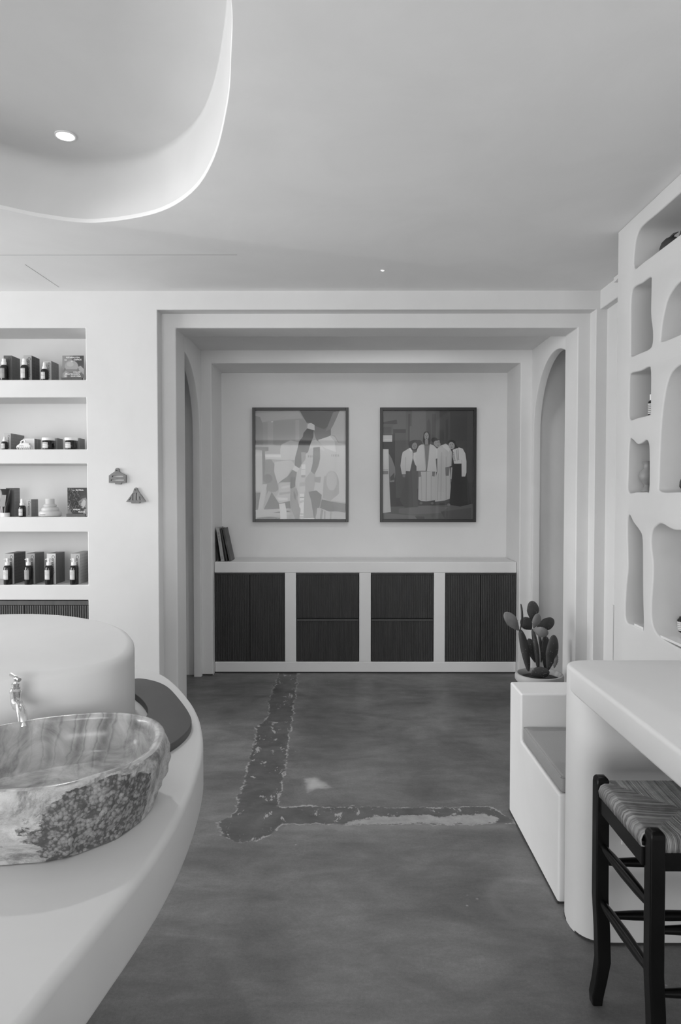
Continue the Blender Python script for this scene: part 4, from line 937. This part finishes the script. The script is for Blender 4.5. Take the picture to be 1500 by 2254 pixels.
def claw():
    t = thing('claw_clip',(0,0,0),'white hair claw clip on the second shelf before the pale carton','hair clip')
    pr=[]; m=MB()
    for k in range(13):
        a=math.pi*k/12; pr.append((-.045*math.cos(a), .016+.022*math.sin(a)**.8))
    for yy in (-.014,.014):
        vs=[]; fs=[]
        for (x,zz) in pr: vs += [(x,yy*(1.3-.6*(zz/.04)),zz),(x,yy*1.5,.014)]
        fs=[(2*i,2*i+2,2*i+3,2*i+1) for i in range(12)]
        m.add(vs,fs)
    m.tube([(-.03,0,.036),(0,0,.04),(.03,0,.036)],.006,10)
    m.build('shell',M_white,t,smooth=60,fixn=False)
    g=MB()
    for k in range(7):
        x=-.038+k*.0127
        for yy in (-.02,.02): g.tube([(x,yy,.017),(x,yy*1.05,.008),(x,yy*.6,.001)],[.0035,.003,.0015],8)
    g.build('teeth',M_white,t, kind='stuff',smooth=60)
    MB().tube([(-.018,-.004,.035),(-.020,-.004,.052),(-.004,-.004,.062),(.006,-.004,.056),(.006,-.004,.048)],[.006,.005,.004,.005,.004],10).build('grip',M_white,t,smooth=60)
    MB().box(-.026,.002,-.0205,-.02,.022,.0235).build('lettering',M_ink,t, kind='stuff')
    t.location=(bx_at(54,Y0+.03,975),Y0+.03,z)
claw()
# shelf three
z = ZS[2]
def tubeb():
    t = thing('cream_tube',(0,0,0),'dark squeeze tube standing on its white cap, left of the third shelf','tube')
    MB().lathe([(0,0),(.0285,0),(.0285,.024),(.027,.026),(0,.026)],(0,0,0),32,close=False).build('cap',M_white,t,smooth=40)
    vs=[];n=28
    for zz,rx,ry in ((.026,.024,.024),(.06,.028,.024),(.11,.034,.014),(.165,.038,.004),(.178,.038,.002)):
        for k in range(n): a=2*math.pi*k/n; vs.append((rx*math.cos(a),ry*math.sin(a),zz))
    fs=[(i*n+k,i*n+(k+1)%n,(i+1)*n+(k+1)%n,(i+1)*n+k) for i in range(4) for k in range(n)]+[tuple(range(n))[::-1],tuple(4*n+k for k in range(n))]
    MB().add(vs,fs).build('squeeze_body',M_glassb,t,smooth=50)
    MB().add([(-.022,-.0262,.066),(.012,-.0262,.066),(.016,-.0145,.140),(-.020,-.0145,.140)],[(0,1,2,3)]).build('label_sticker',M_labelg,t)
    t.location=(bx_at(11,Y0+.035,1110),Y0+.035,z)
tubeb()
b = bottle('small','small spray bottle at the front of the third shelf',M_label,None); b.location=(bx_at(49,Y0+.022,1110),Y0+.022,z)
for fx, n, w_, fr, sd, h, d_, lab in ((32,2,.055,.09,.27,.186,.037,'behind the squeeze tube'),(69,3,.045,.5,.27,.112,.032,'between the spray bottle and the tiered brush')):
    for j in range(n):
        t = carton(w_,d_,h,'%s carton %s' % (['front','middle','rear'][j if n==3 else (0 if j==0 else 2)],lab),fr,sd,group='cartons on the third shelf',lett=(w_==.045 and j==0)); yb=Y0+.06; t.location=(bx_at(fx,yb,1110)-w_/2,yb+j*(d_+.001),z)
t = thing('scalp_brush',(0,0,0),'cream tiered silicone scalp brush stack on the third shelf','brush')
MB().lathe([(0,0),(.064,0),(.070,.006),(.071,.022),(.066,.032),(.052,.036)],(0,0,.002),40,close=False).build('base',M_cream,t,smooth=55)
MB().lathe([(.052,0),(.056,.006),(.054,.018),(.045,.024),(.036,.026)],(0,0,.037),40,close=False).build('middle_tier',M_cream,t,smooth=55)
MB().lathe([(.036,0),(.041,.005),(.041,.013),(.032,.019),(.028,.022),(.028,.05),(.026,.053),(0,.053)],(0,0,.062),40,close=False).build('handle',M_cream,t,smooth=55)
MB().box(-.035,0,-.0725,-.0712,.012,.015).build('lettering',M_ink,t, kind='stuff')
t.location=(bx_at(110,Y0+.085,1110),Y0+.085,z)
# printed cards
def card(x0p,x1p,ztop,z,label,polys,texts,Y,block=True,name='display_card'):
    x0=bx_at(x0p,Y,1000); x1=bx_at(x1p,Y,1000)
    t = thing(name,((x0+x1)/2,Y,z),label,'card','printed cards on the shelves')
    if block: MB().box(x0-.002,x1-.006,Y-.018,Y+.02,z,z+.019).build('stand', M_wood2, t, bevel=.001)
    MB().box(x0,x1,Y,Y+.003,z+(.004 if block else 0),ztop).build('panel', M_label, t)
    zb = z+(.019 if block else .004); zt = ztop
    U=lambda a: x0+(x1-x0)*min(max(a,0),100)/100; V=lambda b: zt-(zt-zb)*min(max(b,0),100)/100
    flat_print('printed_image',polys,U,V,1.05,t,Y-.0006,.00006)
    m=MB()
    for s,a,b_,wd in texts:
        vs,fs,tw=text_verts(s,True); sc=(x1-x0)*wd/100/tw
        m.add([(U(a)+v[0]*sc,Y-.0085,V(b_)+v[1]*sc*.9) for v in vs],fs)
    m.build('lettering',M_whiteink,t, kind='stuff',fixn=False)
card(140,187,2.372,ZS[0],'glossy card with a round fruit and white lettering, end of the top shelf',
  [(110,rect(0,0,100,100)),(70,[(50,0),(100,0),(100,60),(78,52),(62,36),(45,25)]),(62,[(60,0),(100,0),(100,45),(75,40)]),(130,[(0,0),(35,0),(45,22),(20,40),(0,70)]),(60,[(30,25),(45,20),(30,35),(12,60),(8,72),(14,50)]),
   (150,ell(42,47,31,26,24)),(120,[(16,60),(70,60),(60,72),(30,74)]),(165,ell(36,38,16,11)),(150,[(72,50),(85,45),(100,60),(100,85),(80,70)]),(140,[(0,80),(15,66),(30,75),(20,100),(0,100)]),(100,[(20,78),(90,75),(100,90),(95,100),(25,100)]),(160,[(5,90),(15,72),(22,80),(12,100)]),(185,[(38,25),(46,20),(50,27),(42,29)])],
  [('REPARACIÓN',20,12,62),('DE',12,23,10),('DAÑOS',55,22,36),('COLOR',52,77,34),('PROTECCIÓN',16,86,66),('DE',12,95,9),('GUAYABA',40,95,48)],Y0+.05,True)
card(147.5,190.5,1.528,ZS[2],'card with a curly-haired face in profile and white lettering, end of the third shelf',
  [(52,rect(0,0,100,100)),(120,[(56,55),(66,38),(80,34),(94,36),(100,48),(100,80),(88,74),(80,80),(72,78),(66,68),(58,66)]),(165,[(70,60),(84,44),(94,52),(92,66),(80,78),(72,74)]),(62,[(55,50),(66,34),(92,28),(100,40),(92,38),(76,42),(64,50)]),(80,[(60,56),(72,52),(70,58)]),(60,[(68,72),(78,70),(74,75)]),(110,[(0,70),(10,66),(16,90),(26,100),(0,100)]),(130,[(84,84),(100,78),(100,100),(80,100)]),(170,[(2,72),(8,68),(10,78),(5,84)])]
  + [(random.Random(k).choice([26,34,84,104,92]), ell((k*37)%58+2+(k%5), (k*53)%88+5, 2.2+k%3, 1.6+k%2, 6, k)) for k in range(110)],
  [('LA',29,12,11),('RUTINA',46,12,40),('ONDAS',30,86,38),('RIZOS',58,95,33)],Y0+.05,True)
# ------------------------------------------------------------------ objects in the organic niches
def lathe_thing(name, loc, prof, mat, label, cat, part, group=None):
    t = thing(name, loc, label, cat, group); MB().lathe(prof, loc, 28, close=False).build(part, mat, t, smooth=60); return t
t = thing('small_bottle', (1.378,3.05,1.84), 'small bottle with white label at the edge of the second small niche', 'bottle')
MB().lathe([(0,0),(.020,0),(.020,.06),(.012,.068),(.010,.07),(0,.07)],(1.378,3.05,1.84),24,close=False).build('glass_body',M_glassb,t,smooth=45)
MB().lathe([(0,0),(.013,0),(.013,.028),(0,.03)],(1.378,3.05,1.905),24,close=False).build('cap',M_white,t,smooth=45)
MB().lathe([(.0203,.006),(.0203,.052)],(1.378,3.05,1.84),24,close=False).build('label_sticker',M_label,t,smooth=45)
m=MB()
for k in range(5): m.lathe([(.0206,.012+k*.008),(.0206,.014+k*.008)],(1.378,3.05,1.84),24,close=False)
m.build('label_print',M_ink,t, kind='stuff')
def gourd(loc, r, label, name='dried_gourd', group='dark dried pods in the niches'):
    t = thing(name, loc, label, 'pod', group)
    MB().lathe([(0,0),(r*.6,r*.08),(r*.95,r*.5),(r,r*.95),(r*.85,r*1.4),(r*.5,r*1.75),(r*.15,r*1.9),(0,r*1.92)],loc,28,close=False).build('pod_body',M_darkst,t,smooth=70)
    MB().tube([(loc[0],loc[1],loc[2]+r*1.85),(loc[0],loc[1]-r*.5,loc[2]+r*1.98),(loc[0]+.005,loc[1]-r*1.1,loc[2]+r*1.95)],[.008,.005,.002],8).build('stem',M_darkst,t,smooth=60)
gourd((1.44,3.03,2.5275),.047,'dark round pod peeking over the lip of the top niche')
gourd((1.45,2.875,2.5275),.047,'dark pod at the photo edge in the top niche, right of the other')
gourd((1.47,2.925,1.502),.042,'dark pod in the tall arched niche at the photo edge')
lathe_thing('ceramic_vase',(1.415,3.175,1.5025),[(0,0),(.03,0),(.031,.004),(.018,.018),(.014,.03),(.032,.05),(.038,.07),(.034,.09),(.018,.105),(.016,.125),(.026,.14),(.024,.14),(0,.11)],M_greycer,'small grey ceramic vase half hidden in the scalloped niche','vase','vase_body')
t = thing('vial', (1.464,2.93,.889), 'dark vial with pale label low in the big right niche', 'bottle')
MB().lathe([(0,0),(.019,0),(.021,.004),(.021,.06),(.014,.068),(.012,.075),(0,.075)],(1.464,2.93,.889),24,close=False).build('glass_body',M_glassb,t,smooth=45)
MB().lathe([(.0213,.016),(.0213,.054)],(1.464,2.93,.889),24,close=False).build('label_sticker',M_label,t,smooth=45)
m=MB()
for k in range(4): m.lathe([(.0216,.021+k*.008),(.0216,.0225+k*.008)],(1.464,2.93,.889),24,close=False)
m.build('label_print',M_ink,t, kind='stuff')
for (ya,yb,lab) in ((3.045,3.14,'clear glossy shelf strip at the bottom of the narrow tapering niche'),(2.42,2.88,'clear glossy shelf strip at the bottom of the big right niche')):
    t = thing('acrylic_shelf',(1.46,(ya+yb)/2,.882),lab,'shelf','glossy strips in the low niches')
    MB().box(1.346,1.575,ya,yb,.8835,.8885).build('panel',M_acry,t,bevel=.001)
    MB().box(1.346,1.350,ya,yb,.8885,.894).build('front_lip',M_acry,t,bevel=.0005)
# ------------------------------------------------------------------ rush-seated stool
def stool():
    xL,xR,yN,yF = .752,1.150,1.650,1.965
    t = thing('rush_stool',((xL+xR)/2,(yN+yF)/2,0),'black lacquered wooden stool with woven rush seat tucked at the plaster table','stool')
    hw = .0188
    def leg(x,y,sx,sy):
        # square-section leg, sabre foot
        st = [(0,0,.62),(.030,0,.0),]
        pts=[(0.0,-.006),(.004,-.008),(.03,-.007),(.07,.001),(.13,.010),(.22,.007),(.32,.001),(.655,0),(.667,0),(.674,0),(.677,0)]
        vs=[];fs=[]
        for k,(z_,off) in enumerate(pts):
            s = {0:.85,1:.88,2:.9,3:.92,8:.93,9:.74,10:.35}.get(k,1); s *= (.9 if z_<.02 else 1)
            w_=hw*s; ox=-off*sx*-1*1.0; oy=-off*sy*-.0
            for a,b_ in ((-1,-1),(1,-1),(1,1),(-1,1)): vs.append((x+a*w_+off*sx*-1*-1*1.0, y+b_*w_, z_))
        for i in range(len(pts)-1):
            for k in range(4): l=(k+1)%4; fs.append((i*4+k,i*4+l,(i+1)*4+l,(i+1)*4+k))
        n=len(pts); fs.append((3,2,1,0)); fs.append(tuple((n-1)*4+k for k in range(4)))
        MB().add(vs,fs).build('leg',M_lacq,t,bevel=.005,seg=3)
    leg(xL,yF,1,1); leg(xR,yF,-1,1); leg(xL+.013,yN,1,-1); leg(xR,yN,-1,-1)
    for (a,b_) in (((xL,yN),(xL,yF)),((xR,yN),(xR,yF))):
        MB().box(a[0]-.011,a[0]+.011,yN+.017,yF-.017,.575,.637).build('seat_rail',M_lacq,t,bevel=.003)
    for y in (yN,yF): MB().box(xL+.017,xR-.017,y-.011,y+.011,.575,.637).build('seat_rail',M_lacq,t,bevel=.003)
    def rung(p,q):
        p=Vector(p);q=Vector(q)
        MB().tube([p+(q-p)*u for u in (0,.08,.25,.5,.75,.92,1)],[.008,.010,.0135,.015,.0135,.010,.008],14).build('rung',M_lacq,t,smooth=60)
    for z_ in (.420,.262):
        for y in (yF,yN): rung((xL+(.013 if y==yN else 0),y,z_+(0.004 if y==yN else 0)),(xR,y,z_+(0.004 if y==yN else 0)))
    for z_ in (.475,.310):
        for x in (xL,xR): rung((x+(.013 if x==xL else 0),yN,z_),(x,yF,z_))
    # woven seat: cords wrap over each rail and meet on the diagonals
    m=MB(); cr=.0024; x0,x1,y0,y1 = xL-.002,xR+.002,yN-.002,yF+.002; zt=.657; cx,cy=(x0+x1)/2,(y0+y1)/2; hh=(y1-y0)/2
    rnd=random.Random(3)
    def cord(P): m.tube(P,[cr*rnd.uniform(.85,1.15)]*len(P),6,caps=False)
    e=.012; c0=.021
    def sag(x,y): return .010*max(0,1-((x-cx)/(x1-cx))**2)*max(0,1-((y-cy)/hh)**2)
    y=y0+c0
    while y<y1-c0:
        dd=min(y-y0,y1-y); jj=rnd.uniform(-.0008,.0008)
        for sgn,xe in ((1,x0),(-1,x1)):
            L_=dd*1.0+.004
            P=[(xe+sgn*.018,y+jj,zt-.036),(xe-sgn*(e-.002),y+jj,zt-.032),(xe-sgn*e,y+jj,zt-.016),(xe-sgn*(e-.005),y+jj,zt-.003),(xe+sgn*.004,y+jj,zt+.003)]
            for u in (.3,.65,1): P.append((xe+sgn*L_*u,y+jj,zt+.003-sag(xe+sgn*L_*u,y)))
            cord(P)
        y+=.0042
    x=x0+c0
    while x<x1-c0:
        dd=min(x-x0,x1-x,hh); jj=rnd.uniform(-.0008,.0008)
        for sgn,ye in ((1,y0),(-1,y1)):
            L_=dd+.003
            P=[(x+jj,ye+sgn*.018,zt-.036),(x+jj,ye-sgn*(e-.002),zt-.032),(x+jj,ye-sgn*e,zt-.016),(x+jj,ye-sgn*(e-.005),zt-.003),(x+jj,ye+sgn*.004,zt+.003)]
            for u in (.3,.65,1): P.append((x+jj,ye+sgn*L_*u,zt+.003-sag(x,ye+sgn*L_*u)))
            cord(P)
        x+=.0042
    mr,nt,b=new_mat('rush'); N=nt.nodes;L=nt.links; g=N.new('ShaderNodeNewGeometry'); tc=N.new('ShaderNodeTexCoord')
    n=N.new('ShaderNodeTexNoise'); n.inputs['Scale'].default_value=35; n.inputs['Detail'].default_value=5; L.new(tc.outputs['Object'],n.inputs[0])
    ad=N.new('ShaderNodeMath'); ad.operation='ADD'; L.new(g.outputs['Random Per Island'],ad.inputs[0]); L.new(n.outputs[0],ad.inputs[1])
    r=N.new('ShaderNodeMapRange'); r.inputs[1].default_value=.3; r.inputs[2].default_value=1.5; r.inputs[3].default_value=.09; r.inputs[4].default_value=.40
    L.new(ad.outputs[0],r.inputs[0]); L.new(r.outputs[0],b.inputs['Base Color']); b.inputs['Roughness'].default_value=.6
    m.build('rush_weave',mr,t,smooth=80,kind='stuff')
    MB().box(x0+.003,x1-.003,y0+.003,y1-.003,.640,.648).build('seat_padding',plain('rush_inner',.09,.9),t)
stool()
